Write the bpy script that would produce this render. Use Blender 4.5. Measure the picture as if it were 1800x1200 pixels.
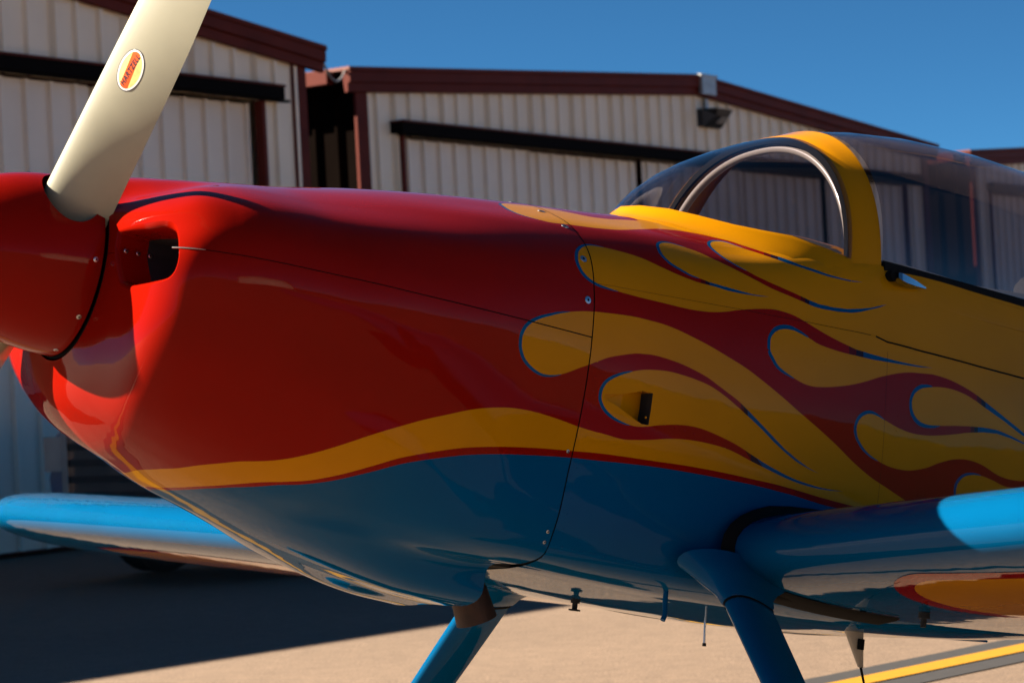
import bpy, bmesh, math, random
import numpy as np
from mathutils import Vector, Matrix
from mathutils.geometry import delaunay_2d_cdt
random.seed(7); np.random.seed(7)
scene = bpy.context.scene
for o in list(bpy.data.objects): bpy.data.objects.remove(o, do_unlink=True)
COL = scene.collection

# ---------------------------------------------------------------- camera
CAM_H = 1.2
cd = bpy.data.cameras.new('camera'); cam = bpy.data.objects.new('camera', cd); COL.objects.link(cam)
cd.sensor_width = 36.0; cd.lens = 85.0; cd.clip_start = 0.05; cd.clip_end = 3000
_p = math.atan(87/4250.); _r = math.radians(3.05)
_fw = Vector((0, math.cos(_p), math.sin(_p))); _u0 = Vector((0, -math.sin(_p), math.cos(_p))); _r0 = Vector((1, 0, 0))
_rt = math.cos(_r)*_r0 - math.sin(_r)*_u0; _up = math.sin(_r)*_r0 + math.cos(_r)*_u0
cam.matrix_world = Matrix(((_rt.x,_up.x,-_fw.x,0),(_rt.y,_up.y,-_fw.y,0),(_rt.z,_up.z,-_fw.z,CAM_H),(0,0,0,1)))
cd.dof.use_dof = True; cd.dof.focus_distance = 4.75; cd.dof.aperture_fstop = 9.0
scene.camera = cam
scene.render.resolution_x = 1024; scene.render.resolution_y = 682

# ---------------------------------------------------------------- sky and sun
SUN_EL = 31.0
SUN_DIR = Vector((.9916, -.1290, -math.tan(math.radians(SUN_EL)))).normalized()      # direction the light travels
world = bpy.data.worlds.new('World'); scene.world = world; world.use_nodes = True
wn = world.node_tree.nodes; wl = world.node_tree.links; wn.clear()
sky = wn.new('ShaderNodeTexSky'); sky.sky_type = 'NISHITA'; sky.sun_disc = False
sky.sun_elevation = math.radians(SUN_EL); sky.sun_rotation = math.radians(-82.6)
sky.altitude = 1500; sky.air_density = 0.45; sky.dust_density = 0.0; sky.ozone_density = 6.0
bg = wn.new('ShaderNodeBackground'); bg.inputs['Strength'].default_value = 0.05
wo = wn.new('ShaderNodeOutputWorld'); tint = wn.new('ShaderNodeMixRGB'); tint.blend_type = 'MULTIPLY'; tint.inputs[0].default_value = 1; tint.inputs[2].default_value = (.265,.51,.51,1)
wl.new(sky.outputs[0], tint.inputs[1]); wl.new(tint.outputs[0], bg.inputs[0]); wl.new(bg.outputs[0], wo.inputs[0])
sd = bpy.data.lights.new('sun', 'SUN'); sd.energy = 5.0; sd.angle = math.radians(0.53); sd.color = (1.0, 0.86, 0.68)
sun = bpy.data.objects.new('sun', sd); COL.objects.link(sun)
sun.rotation_euler = SUN_DIR.to_track_quat('-Z', 'Y').to_euler(); sun.location = (-30, 0, 30)
vs = scene.view_settings; vs.view_transform = 'Standard'; vs.look = 'None'; vs.exposure = 2.25; vs.gamma = 1.0
try: vs.use_curve_mapping = False
except Exception: pass

# ---------------------------------------------------------------- helpers
def tag(o, label=None, cat=None, group=None, kind=None):
    if label: o['label'] = label
    if cat: o['category'] = cat
    if group: o['group'] = group
    if kind: o['kind'] = kind
    return o
def empty(name, M):
    o = bpy.data.objects.new(name, None); COL.objects.link(o); o.empty_display_size = .2
    o.matrix_world = M if isinstance(M, Matrix) else Matrix.Translation(M)
    return o
def mk(name, V, F, mat, parent=None, idx=None, N=None, smooth=True, angle=None):
    me = bpy.data.meshes.new(name); me.from_pydata([tuple(map(float, v)) for v in V], [], [tuple(map(int, f)) for f in F])
    for m in (mat if isinstance(mat, (list, tuple)) else [mat]): me.materials.append(m)
    if idx is not None: me.polygons.foreach_set('material_index', np.asarray(idx, np.int32))
    me.polygons.foreach_set('use_smooth', np.full(len(me.polygons), bool(smooth)))
    me.update()
    if N is not None: me.normals_split_custom_set_from_vertices([tuple(map(float, n)) for n in N])
    if smooth and angle is not None:
        try: me.set_sharp_from_angle(angle=math.radians(angle))
        except Exception: pass
    o = bpy.data.objects.new(name, me); COL.objects.link(o)
    if parent is not None: o.parent = parent
    return o
class MB:
    """collects simple shapes into one mesh"""
    def __init__(s): s.V = []; s.F = []; s.I = []
    def add(s, V, F, i=0):
        n = len(s.V); s.V += [tuple(v) for v in V]; s.F += [tuple(a+n for a in f) for f in F]; s.I += [i]*len(F); return s
    def box(s, a, b, i=0, M=None):
        (x0,y0,z0),(x1,y1,z1) = a, b
        V = [Vector(v) for v in ((x0,y0,z0),(x1,y0,z0),(x1,y1,z0),(x0,y1,z0),(x0,y0,z1),(x1,y0,z1),(x1,y1,z1),(x0,y1,z1))]
        if M is not None: V = [M @ v for v in V]
        return s.add(V, [(0,3,2,1),(4,5,6,7),(0,1,5,4),(1,2,6,5),(2,3,7,6),(3,0,4,7)], i)
    def loft(s, rings, closed=True, caps=(False, False), i=0):
        n = len(rings[0]); V = [p for r in rings for p in r]; F = []
        for k in range(len(rings)-1):
            for j in range(n if closed else n-1):
                a = k*n+j; b = k*n+(j+1) % n; F.append((a, b, b+n, a+n))
        if caps[0]: F.append(tuple(range(n))[::-1])
        if caps[1]: F.append(tuple((len(rings)-1)*n+j for j in range(n)))
        return s.add(V, F, i)
    def tube(s, path, r, n=10, caps=True, i=0):
        path = [Vector(p) for p in path]; rr = r if isinstance(r, (list, tuple)) else [r]*len(path); rings = []
        up = None
        for k, p in enumerate(path):
            t = (path[min(k+1, len(path)-1)]-path[max(k-1, 0)]).normalized()
            if up is None: up = Vector((0,0,1)) if abs(t.z) < .9 else Vector((1,0,0))
            a = t.cross(up).normalized(); b = a.cross(t).normalized(); up = b
            rings.append([p+rr[k]*(math.cos(q)*a+math.sin(q)*b) for q in np.arange(n)*2*math.pi/n])
        return s.loft(rings, True, (caps, caps), i)
    def build(s, name, mat, parent=None, smooth=False, angle=40):
        return mk(name, s.V, s.F, mat, parent, s.I, None, smooth, angle)

# ---------------------------------------------------------------- materials
def newmat(name):
    m = bpy.data.materials.new(name); m.use_nodes = True; nt = m.node_tree
    return m, nt, nt.nodes['Principled BSDF']
def noise(nt, scale, detail=4, rough=.55, coord='Object', vec=None):
    t = nt.nodes.new('ShaderNodeTexNoise'); t.inputs['Scale'].default_value = scale; t.inputs['Detail'].default_value = detail; t.inputs['Roughness'].default_value = rough
    if vec is None:
        c = nt.nodes.new('ShaderNodeTexCoord'); vec = c.outputs[coord]
    nt.links.new(vec, t.inputs['Vector']); return t.outputs['Fac']
def ramp(nt, fac, stops):
    r = nt.nodes.new('ShaderNodeValToRGB'); e = r.color_ramp.elements
    while len(e) < len(stops): e.new(.5)
    for q, (p, c) in zip(e, stops): q.position = p; q.color = (*c, 1) if len(c) == 3 else c
    nt.links.new(fac, r.inputs['Fac']); return r.outputs['Color']
def bump(nt, fac, strength, dist, bsdf, sock='Normal'):
    b = nt.nodes.new('ShaderNodeBump'); b.inputs['Strength'].default_value = strength; b.inputs['Distance'].default_value = dist
    nt.links.new(fac, b.inputs['Height']); nt.links.new(b.outputs['Normal'], bsdf.inputs[sock]); return b
def plain(name, col, rough=.5, metal=0, coat=0, var=.12, scale=6, bmp=0, spec=.5):
    m, nt, b = newmat(name)
    f = noise(nt, scale); lo = tuple(c*(1-var) for c in col); hi = tuple(min(1, c*(1+var)) for c in col)
    nt.links.new(ramp(nt, f, [(.3, lo), (.7, hi)]), b.inputs['Base Color'])
    b.inputs['Roughness'].default_value = rough; b.inputs['Metallic'].default_value = metal
    b.inputs['Coat Weight'].default_value = coat; b.inputs['Coat Roughness'].default_value = .03; b.inputs['Specular IOR Level'].default_value = spec
    if bmp: bump(nt, noise(nt, scale*12, 3), bmp, .01, b)
    return m
def paint(name, col, rough=.45):
    """aircraft enamel under clear coat: faint waviness of the skin, dust specks"""
    m, nt, b = newmat(name)
    f = noise(nt, 3.0, 3); lo = tuple(c*.93 for c in col); hi = tuple(min(1, c*1.05) for c in col)
    base = ramp(nt, f, [(.3, lo), (.7, hi)])
    sp = noise(nt, 210, 2, .5); sm = noise(nt, 2.3, 2)
    mul = nt.nodes.new('ShaderNodeMath'); mul.operation = 'MULTIPLY'; nt.links.new(sp, mul.inputs[0]); nt.links.new(sm, mul.inputs[1])
    sr = ramp(nt, mul.outputs[0], [(.57, (0,0,0)), (.59, (1,1,1))])
    mx = nt.nodes.new('ShaderNodeMixRGB'); mx.inputs[2].default_value = (.75,.7,.62,1); nt.links.new(sr, mx.inputs[0]); nt.links.new(base, mx.inputs[1])
    nt.links.new(mx.outputs[0], b.inputs['Base Color'])
    b.inputs['Roughness'].default_value = rough; b.inputs['Specular IOR Level'].default_value = .0
    b.inputs['Coat Weight'].default_value = 1.0; b.inputs['Coat IOR'].default_value = 1.16
    cr = ramp(nt, noise(nt, 5, 4), [(.35, (.015,)*3), (.75, (.05,)*3)]); nt.links.new(cr, b.inputs['Coat Roughness'])
    bp = bump(nt, noise(nt, 7, 2), .06, .02, b, 'Coat Normal')
    return m
RED = paint('red_enamel', (.20,.0042,.0012)); YEL = paint('yellow_enamel', (.44,.176,.0008)); BLU = paint('blue_enamel', (.0005,.060,.155))
DKF = [paint('fade_enamel_'+n, c) for n, c in (('maroon', (.20,.004,.002)), ('dark', (.08,.004,.004)), ('black', (.015,.008,.02)), ('navy', (.004,.05,.14)))]
BLACK = plain('black_rubber', (.005,.005,.005), .8, 0, 0, .1, 6, 0, .1)
DARK = plain('dark_interior', (.012,.011,.010), .9)
CREAM = plain('cream_blade_paint', (.27,.262,.195), .42, 0, .2, .06, 9)
STEEL = plain('screw_steel', (.42,.42,.43), .28, 1)
CHROME = plain('chrome', (.4,.4,.41), .16, 1, 0, .03)
ALU = plain('roll_bar_grey', (.34,.31,.26), .3, 0, .4, .05)
RUST = plain('burnt_exhaust', (.03,.011,.004), .65, .3, 0, .5, 30)
TYRE = plain('tyre_rubber', (.012,.012,.012), .8, 0, 0, .2, 20)
ANTW = plain('antenna_white', (.34,.29,.22), .4, 0, .3, .08)
TAN = plain('tan_siding', (.80,.69,.54), .5, 0, 0, .06, 1.3)
TAND = plain('tan_door_siding', (.80,.69,.57), .5, 0, 0, .06, 1.1)
MAR = plain('maroon_trim', (.10,.016,.010), .6, 0, 0, .15, 3, 0, .1)
TRK = plain('dark_door_track', (.004,.003,.003), .8, 0, 0, .1, 6, 0, .05)
DKW = plain('shade_toned_siding', (.005,.0035,.003), .8, 0, 0, .1, 2, 0, .0)  # side walls near black: shade beside the hangars put into the siding colour
ROOF = plain('roof_metal', (.16,.035,.02), .5, 0, 0, .08, 1)
GALV = plain('galvanised', (.36,.36,.36), .5, .6, 0, .2, 14)
# canopy acrylic: smoky tint, Fresnel gloss
def acrylic():
    m = bpy.data.materials.new('canopy_acrylic'); m.use_nodes = True; nt = m.node_tree; nt.nodes.clear()
    o = nt.nodes.new('ShaderNodeOutputMaterial'); t = nt.nodes.new('ShaderNodeBsdfTransparent'); g = nt.nodes.new('ShaderNodeBsdfGlossy')
    t.inputs[0].default_value = (.56,.54,.58,1); g.inputs['Roughness'].default_value = .012; g.inputs[0].default_value = (1,1,1,1)
    f = nt.nodes.new('ShaderNodeFresnel'); ge = nt.nodes.new('ShaderNodeNewGeometry'); mr = nt.nodes.new('ShaderNodeMapRange'); mr.inputs['To Min'].default_value = 1.5; mr.inputs['To Max'].default_value = 1/1.5
    nt.links.new(ge.outputs['Backfacing'], mr.inputs['Value']); nt.links.new(mr.outputs['Result'], f.inputs[0])
    mx = nt.nodes.new('ShaderNodeMixShader'); nt.links.new(f.outputs[0], mx.inputs[0]); nt.links.new(t.outputs[0], mx.inputs[1]); nt.links.new(g.outputs[0], mx.inputs[2]); nt.links.new(mx.outputs[0], o.inputs[0])
    return m
GLASS = acrylic()
# ---------------------------------------------------------------- ground
def ground_mat():
    m, nt, b = newmat('ramp_concrete')
    a = noise(nt, .35, 5, .6); c = noise(nt, 9, 5, .7); d = noise(nt, 70, 3, .7)
    col = ramp(nt, a, [(.3, (.155,.107,.073)), (.7, (.195,.135,.092))])
    col2 = ramp(nt, c, [(.3, (.80,.80,.80)), (.7, (1.10,1.10,1.10))])
    col3 = ramp(nt, d, [(.3, (.55,.55,.55)), (.65, (1.25,1.25,1.25))])
    for k in (col2, col3):
        mx = nt.nodes.new('ShaderNodeMixRGB'); mx.blend_type = 'MULTIPLY'; mx.inputs[0].default_value = 1
        nt.links.new(col, mx.inputs[1]); nt.links.new(k, mx.inputs[2]); col = mx.outputs[0]
    nt.links.new(col, b.inputs['Base Color']); b.inputs['Roughness'].default_value = .85
    bump(nt, d, .5, .01, b); return m
GRD = ground_mat()
g = mk('ground', [(-800,-800,0),(800,-800,0),(800,800,0),(-800,800,0)], [(0,1,2,3)], GRD, smooth=False); tag(g, kind='structure')
def strip(name, c0, d, t0, t1, w, z, mat):
    d = Vector(d).normalized(); n = Vector((-d.y, d.x)); c0 = Vector(c0); V = []
    for t, s in ((t0,-1),(t1,-1),(t1,1),(t0,1)):
        p = c0+d*t+n*s*w/2; V.append((p.x, p.y, z))
    return tag(mk(name, V, [(0,1,2,3)], mat, smooth=False), kind='structure')
ASPH = plain('black_line_border', (.026,.025,.026), .8, 0, 0, .2, 25); LINE = plain('yellow_line_paint', (.38,.19,.004), .6, 0, 0, .08, 30)
strip('taxi_line_border', (1.72,9.86), (.70,.714), -14, 40, .50, .004, ASPH)
strip('taxi_line', (1.72,9.86), (.70,.714), -14, 40, .155, .008, LINE)

# ---------------------------------------------------------------- hangars
RIB = .305
def siding(name, a0, a1, zb, zt, off, mat, parent, M):
    """one ribbed steel sheet between a0 and a1; zb, zt are functions of a"""
    prof = []
    a = math.floor(a0/RIB)*RIB
    pts = []
    while a < a1+RIB:
        for da, o in ((-.028,0),(-.018,.045),(.018,.045),(.028,0)): pts.append((a+da, o))
        a += RIB
    pts = [(q, o) for q, o in pts if a0+1e-4 < q < a1-1e-4]
    pts = [(a0, 0.)]+pts+[(a1, 0.)]
    V = []; F = []
    for q, o in pts:
        V.append(M @ Vector((q, -(off+o), zb(q)))); V.append(M @ Vector((q, -(off+o), zt(q))))
    for k in range(len(pts)-1): F.append((2*k, 2*k+2, 2*k+3, 2*k+1))
    return mk(name, V, F, mat, parent, smooth=False)
def hangar(label, P, w, tl, tr, eave, ridge, depth, d0, d1, dh, trk, sidemat=None):
    """local axes: a along the front wall, b into the building, z up"""
    w = Vector((w[0], w[1], 0)).normalized(); b = Vector((-w.y, w.x, 0))
    root = empty('hangar', Matrix(((w.x,b.x,0,P[0]),(w.y,b.y,0,P[1]),(0,0,1,0),(0,0,0,1))))
    tag(root, label, 'hangar', 'steel hangars round the ramp')
    I = Matrix.Identity(4); tm = (tl+tr)/2
    roof = lambda a: eave+(ridge-eave)*(1-abs(a-tm)/((tr-tl)/2))
    sheet = RIB*3
    cuts = sorted(set([round(tl+.12,3), round(tr-.12,3), d0, d1]+[round(k*sheet, 3) for k in range(int(tl/sheet)-1, int(tr/sheet)+2) if tl+.2 < k*sheet < tr-.2]))
    for a0, a1 in zip(cuts[:-1], cuts[1:]):
        if a1-a0 < .02: continue
        over = d0-1e-3 <= a0 and a1 <= d1+1e-3
        siding('siding_sheet', a0, a1, (lambda q: dh) if over else (lambda q: .03), lambda q: roof(q)-.16, 0, TAN, root, I)
    # sliding door leaves
    nl = max(1, round((d1-d0)/(RIB*8))); lw = (d1-d0)/nl
    for k in range(nl):
        a0 = d0+k*lw+.012; a1 = d0+(k+1)*lw-.012; dep = .06+.07*(k % 2)
        leaf = siding('door_leaf', a0, a1, lambda q: .05, lambda q: dh-.02, -dep, TAND, root, I)
        MB().box((a0,dep+.002,.03),(a1,dep+.04,.075)).build('door_rail', MAR, leaf)
    MB().box((d0-.04,-.04,0),(d0+.01,.06,dh)).build('door_jamb', MAR, root)
    MB().box((d1-.01,-.04,0),(d1+.04,.06,dh)).build('door_jamb', MAR, root)
    m = MB().box((trk[0],-.17,dh+.01),(trk[1],.01,dh+.13)).box((trk[0],-.19,dh+.13),(trk[1],.01,dh+.15),1).box((trk[0]+.03,-.14,dh-.01),(trk[1]+.12,-.08,dh+.012))
    m.build('door_track_hood', [TRK, MAR], root)
    for q, s in ((tl, 1), (tr, -1)):
        x0, x1 = (q, q+.20*s) if s > 0 else (q+.20*s, q)
        m = MB().box((x0,-.035,0),(x1,.0,eave-.02)); m.build('corner_trim', MAR, root)
    # rake fascia, two moulded lengths meeting at the ridge, and the roof
    prof = [(-.06,-.26),(-.10,-.25),(-.10,-.16),(-.135,-.15),(-.135,-.045),(-.155,-.035),(-.155,.0),(-.02,.012)]
    for q0, q1, nm in ((tl-.22, tm-.01, 'rake_trim'), (tm+.01, tr+.22, 'rake_trim')):
        rings = []
        for q in (q0, q1): rings.append([Vector((q, y, roof(q)+z)) for y, z in prof])
        MB().loft(rings, True, (True, True)).build('rake_trim', MAR, root)
    for q0, q1 in ((tl-.23, tm), (tm, tr+.23)):
        m = MB(); m.add([(q0,-.14,roof(q0)+.015),(q1,-.14,roof(q1)+.015),(q1,depth,roof(q1)+.015),(q0,depth,roof(q0)+.015),(q0,-.14,roof(q0)-.02),(q1,-.14,roof(q1)-.02),(q1,depth,roof(q1)-.02),(q0,depth,roof(q0)-.02)],
              [(0,1,2,3),(7,6,5,4),(0,4,5,1),(1,5,6,2),(2,6,7,3),(3,7,4,0)]); m.build('roof_slope', ROOF, root)
    # side walls and back, eave trims
    for q, s in ((tl+.1, 1), (tr-.1, -1)):
        Ms = Matrix(((0,-1*s*-1,0,q),(1,0,0,0),(0,0,1,0),(0,0,0,1)))
        Ms = Matrix(((0, s, 0, q),(1, 0, 0, 0),(0, 0, 1, 0),(0, 0, 0, 1)))
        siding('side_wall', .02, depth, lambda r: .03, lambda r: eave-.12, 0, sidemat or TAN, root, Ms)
        MB().box((q-.36 if s > 0 else q+.22, .15, eave-.16),(q-.22 if s > 0 else q+.36, depth, eave-.01)).build('gutter', MAR, root)
    siding('back_wall', tl+.1, tr-.1, lambda r: .03, lambda r: roof(r)-.1, -depth+.02, TAN, root, I)
    # inner lining so that no daylight passes through
    return root
WD = (.559,.829)
hangar('left tan steel hangar in shade behind the propeller blade, maroon roof trim', (-4.438,20.551), WD, -11.0, 4.44, 4.79, 5.62, 18, -10.2, 3.74, 4.17, (-10.6,3.93))
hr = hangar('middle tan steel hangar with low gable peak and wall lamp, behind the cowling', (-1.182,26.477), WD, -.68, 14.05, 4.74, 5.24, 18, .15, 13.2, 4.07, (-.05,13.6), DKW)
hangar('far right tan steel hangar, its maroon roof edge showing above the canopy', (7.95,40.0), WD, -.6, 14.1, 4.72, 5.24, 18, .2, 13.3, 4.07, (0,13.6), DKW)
hangar('sunlit hangar across the taxiway behind the photographer, mirrored in the spinner', (27.0,-34.4), (-.559,-.829), -16.2, 6, 4.74, 5.6, 16, -15.4, 5.2, 4.1, (-15.7,5.5))
# wall lamp on the middle hangar gable
def on_front(P, w, a, out, z):
    w = Vector((w[0], w[1], 0)).normalized(); n = Vector((w.y, -w.x, 0)); return Vector((P[0], P[1], 0))+w*a+n*out+Vector((0,0,z))
w_ = Vector((WD[0], WD[1], 0)).normalized(); n_ = Vector((w_.y, -w_.x, 0))
def frame_at(p): return Matrix(((w_.x,-n_.x,0,p.x),(w_.y,-n_.y,0,p.y),(0,0,1,p.z),(0,0,0,1)))
lp = empty('wall_lamp', frame_at(on_front((-1.182,26.477), WD, 6.98, .03, 4.68))); tag(lp, 'black box wall lamp under the gable peak of the middle hangar', 'lamp')
LAMPB = plain('lamp_housing', (.01,.01,.011), .5); LENS = plain('lamp_lens', (.35,.33,.30), .15, 0, .5)
m = MB(); m.loft([[Vector(p) for p in ((-.27,0,-.11),(.27,0,-.11),(.27,0,.12),(-.27,0,.12))], [Vector(p) for p in ((-.25,-.1,-.11),(.25,-.1,-.11),(.27,-.1,.12),(-.27,-.1,.12))], [Vector(p) for p in ((-.16,-.26,.02),(.16,-.26,.02),(.22,-.30,.11),(-.22,-.30,.11))]], True, (True, True)); m.build('housing', LAMPB, lp)
MB().add([(-.02,-.112,-.098),(.215,-.112,-.098),(.15,-.257,.012),(-.02,-.257,.012)], [(0,1,2,3)]).build('lens', LENS, lp)
MB().box((-.03,.0,.12),(.03,-.03,.34)).build('conduit', GALV, lp)
rc = empty('ridge_cap', frame_at(on_front((-1.182,26.477), WD, 6.72, .16, 5.02))); tag(rc, 'grey metal ridge cap over the gable peak of the middle hangar', 'flashing')
MB().box((-.05,-.02,-.03),(.32,.03,.22)).box((-.10,-.03,.20),(.36,.35,.235)).build('cap_plate', GALV, rc)
# slack cable between the first two hangars
c0 = on_front((-4.438,20.551), WD, 4.70, .05, 4.66); c1 = on_front((-1.182,26.477), WD, -.86, .05, 4.72)
pts = [c0.lerp(c1, t)-Vector((0,0,.35*4*t*(1-t)*.5)) for t in np.linspace(0, 1, 14)]
tag(MB().tube(pts, .012, 6).build('cable', GALV, None, True), 'thin slack cable strung between the two hangar roof corners', 'cable')

# ---------------------------------------------------------------- pickup truck parked against the left hangar
def truck(P, fwd):
    f = Vector((fwd[0], fwd[1], 0)).normalized(); l = Vector((-f.y, f.x, 0))
    root = empty('pickup_truck', Matrix(((f.x,l.x,0,P[0]),(f.y,l.y,0,P[1]),(0,0,1,0),(0,0,0,1))))
    tag(root, 'dark pickup truck parked in the shade by the left hangar door', 'truck')
    body = plain('truck_black_paint', (.010,.011,.014), .35, 0, 1, .1); glassm = plain('truck_glass', (.01,.012,.014), .05, 0, .8)
    blue = plain('truck_blue_panel', (.05,.09,.18), .35, 0, 1, .1)
    # x forward, y left ; front axle at x=0
    def sec(x, w0, z0, w1, z1, w2, z2): return [Vector((x, y, z)) for y, z in ((-w0,z0),(-w1,z1),(-w2,z2),(w2,z2),(w1,z1),(w0,z0))]
    m = MB().loft([sec(.92,.86,.42,.90,.75,.80,1.06), sec(.75,.95,.40,.98,.78,.88,1.14), sec(-.4,.97,.40,1.0,.80,.92,1.22), sec(-.55,.97,.40,1.0,.80,.95,1.26), sec(-2.4,.97,.40,1.0,.80,.95,1.28), sec(-4.4,.97,.45,1.0,.80,.95,1.26)], True, (True, True))
    m.build('body', blue, root, True, 35)
    m = MB().loft([sec(-.35,.90,1.20,.90,1.22,.88,1.24), sec(-.95,.88,1.22,.84,1.5,.70,1.80), sec(-1.5,.88,1.24,.84,1.55,.70,1.86), sec(-2.3,.88,1.24,.83,1.55,.70,1.82), sec(-2.45,.90,1.22,.90,1.25,.88,1.27)], True, (True, True)); m.build('cab', glassm, root, True, 35)
    gr = MB().box((.90,-.62,.55),(.955,.62,1.08)).build('grille', body, root)
    for k in range(4): MB().box((.955,-.58,.60+k*.115),(.985,.58,.65+k*.115)).build('grille_bar', plain('grille_bar_black', (.05,.05,.055), .2, .8, 0, .1), gr)
    for s in (-1, 1):
        h = MB().box((.86,.67 if s > 0 else -.90,.80),(.96,.90 if s > 0 else -.67,1.05)).build('headlight', LENS, root)
        MB().box((.955,s*.64-.035,.52),(.985,s*.64+.035,1.09)).build('grille_surround', CHROME, root)
    MB().box((.90,-.97,.40),(1.10,.97,.58)).build('bumper', body, root)
    for x in (0, -3.5):
        for s in (-1, 1):
            c = Vector((x, s*.83, .39)); rings = []
            for dy, r in ((-.13,.20),(-.13,.34),(-.10,.385),(.10,.385),(.13,.34),(.13,.20)):
                rings.append([c+Vector((r*math.cos(q), dy, r*math.sin(q))) for q in np.arange(28)*2*math.pi/28])
            wh = MB().loft(rings, True).build('wheel', TYRE, root, True, 30)
            MB().loft([[c+Vector((r*math.cos(q), s*dy, r*math.sin(q))) for q in np.arange(20)*2*math.pi/20] for dy, r in ((.10,.205),(.08,.17),(.11,.06))], True, (False, True)).build('rim', GALV, wh, True, 30)
    return root
truck((-2.08,17.45), (-.66,-.75))
# ---------------------------------------------------------------- aircraft skin: control nets in body axes (aft, starboard, up), metres, port half
NET_Y = np.array([0,.111,.208,.309,.409,.494,.577,.714,.841,.959,1.01,1.063,1.13,1.19,1.34])
def ring(r, s):
    A = [90,68,48,31,19,10,3,-16,-36,-56,-64,-71,-77,-82,-90]
    return [(s, r*np.cos(np.radians(a)), r*np.sin(np.radians(a))) for a in A]
COWL_X = np.array([0,.05,.11,.15,.215,.35,.55,.75,.92])
def yz(s, L): return [(s, y, z) for y, z in L]
COWL = [ring(.172, 0.0),
 [(.04,0,.182),(.035,.075,.165),(.028,.128,.128),(.018,.185,.100),(.014,.232,.072),(.012,.252,.040),(.012,.258,.004),(.012,.245,-.062),(.010,.215,-.14),(.014,.155,-.205),(.018,.117,-.225),(.022,.086,-.238),(.027,.057,-.245),(.029,.038,-.248),(.03,0,-.25)],
 [(.10,0,.197),(.095,.09,.180),(.085,.17,.143),(.066,.25,.123),(.048,.318,.086),(.042,.350,.048),(.040,.362,.002),(.034,.352,-.082),(.036,.314,-.178),(.056,.234,-.260),(.071,.183,-.285),(.084,.135,-.301),(.095,.088,-.311),(.099,.058,-.316),(.10,0,-.319)],
 [(.145,0,.203),(.14,.095,.190),(.13,.18,.160),(.108,.27,.142),(.08,.352,.100),(.072,.392,.054),(.070,.407,.002),(.060,.398,-.092),(.066,.358,-.202),(.102,.270,-.287),(.121,.211,-.311),(.133,.156,-.327),(.144,.103,-.338),(.148,.07,-.343),(.15,0,-.346)],
 [(.20,0,.211),(.195,.10,.200),(.187,.19,.180),(.170,.288,.154),(.150,.384,.108),(.142,.430,.058),(.140,.447,.003),(.145,.426,-.098),(.145,.392,-.214),(.172,.297,-.299),(.185,.234,-.326),(.195,.172,-.345),(.199,.12,-.358),(.2,.082,-.365),(.2,0,-.370)],
 yz(.34,[(0,.236),(.105,.224),(.20,.203),(.303,.166),(.400,.115),(.445,.062),(.463,.006),(.448,-.112),(.415,-.228),(.326,-.318),(.268,-.348),(.21,-.372),(.16,-.392),(.115,-.403),(0,-.411)]),
 yz(.54,[(0,.278),(.11,.263),(.205,.236),(.30,.195),(.400,.132),(.438,.072),(.454,.009),(.440,-.119),(.398,-.239),(.328,-.332),(.282,-.370),(.236,-.400),(.205,-.424),(.155,-.448),(0,-.463)]),
 yz(.73,[(0,.310),(.11,.295),(.205,.264),(.30,.222),(.388,.153),(.421,.085),(.432,.013),(.422,-.121),(.397,-.246),(.355,-.355),(.325,-.395),(.275,-.42),(.215,-.437),(.17,-.485),(0,-.498)]),
 yz(.92,[(0,.337),(.11,.321),(.20,.291),(.29,.248),(.363,.18),(.392,.10),(.401,.017),(.394,-.12),(.372,-.245),(.345,-.36),(.320,-.405)])+[(.905,.27,-.424),(.872,.208,-.434),(.872,.192,-.490),(.872,0,-.510)]]
FUSE_X = np.array([.92,1.1,1.3,1.5,1.65,2.0,2.6,3.4,4.5,5.6])
_low = [(.40,-.12),(.386,-.245),(.368,-.375),(.35,-.415),(.29,-.435),(.21,-.443),(.15,-.447),(0,-.452)]
def sc(L, k, zk, z0): return [(y*k, z0+z*zk) for y, z in L]
_r34 = [(0,.45),(.1,.44),(.18,.41),(.24,.365),(.28,.29),(.295,.155),(.295,.017),(.29,-.1),(.28,-.19),(.265,-.265),(.25,-.29),(.21,-.305),(.15,-.31),(.1,-.312),(0,-.315)]
FUSE = [yz(.92,[(0,.337),(.11,.321),(.20,.291),(.29,.248),(.363,.18),(.392,.10),(.401,.017),(.394,-.12),(.372,-.245),(.345,-.36),(.320,-.405),(.27,-.422),(.205,-.43),(.15,-.432),(0,-.434)]),
 yz(1.1,[(0,.358),(.11,.342),(.205,.31),(.295,.268),(.365,.197),(.395,.11),(.402,.017),(.397,-.12),(.380,-.245),(.355,-.37),(.335,-.41),(.28,-.43),(.21,-.437),(.15,-.44),(0,-.445)]),
 yz(1.3,[(0,.388),(.11,.373),(.21,.337),(.30,.290),(.372,.225),(.398,.12),(.404,.017)]+_low),
 yz(1.5,[(0,.41),(.12,.395),(.22,.366),(.315,.330),(.378,.265),(.401,.135),(.405,.017)]+_low),
 yz(1.65,[(0,.43),(.12,.415),(.23,.385),(.33,.352),(.384,.300),(.402,.15),(.405,.017)]+_low),
 yz(2.0,[(0,.43),(.12,.415),(.23,.385),(.34,.355),(.386,.318),(.403,.155),(.405,.017),(.40,-.12),(.386,-.245),(.368,-.365),(.35,-.402),(.29,-.42),(.21,-.428),(.15,-.424),(0,-.428)]),
 yz(2.6,[(0,.47),(.12,.455),(.23,.41),(.325,.36),(.365,.31),(.38,.155),(.382,.017),(.377,-.1),(.364,-.21),(.345,-.31),(.33,-.345),(.275,-.35),(.2,-.354),(.14,-.356),(0,-.36)]),
 yz(3.4,_r34), yz(4.5,sc(_r34,.58,.62,.08)), yz(5.6,sc(_r34,.17,.36,.13))]
COWL = np.array(COWL, float)
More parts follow.
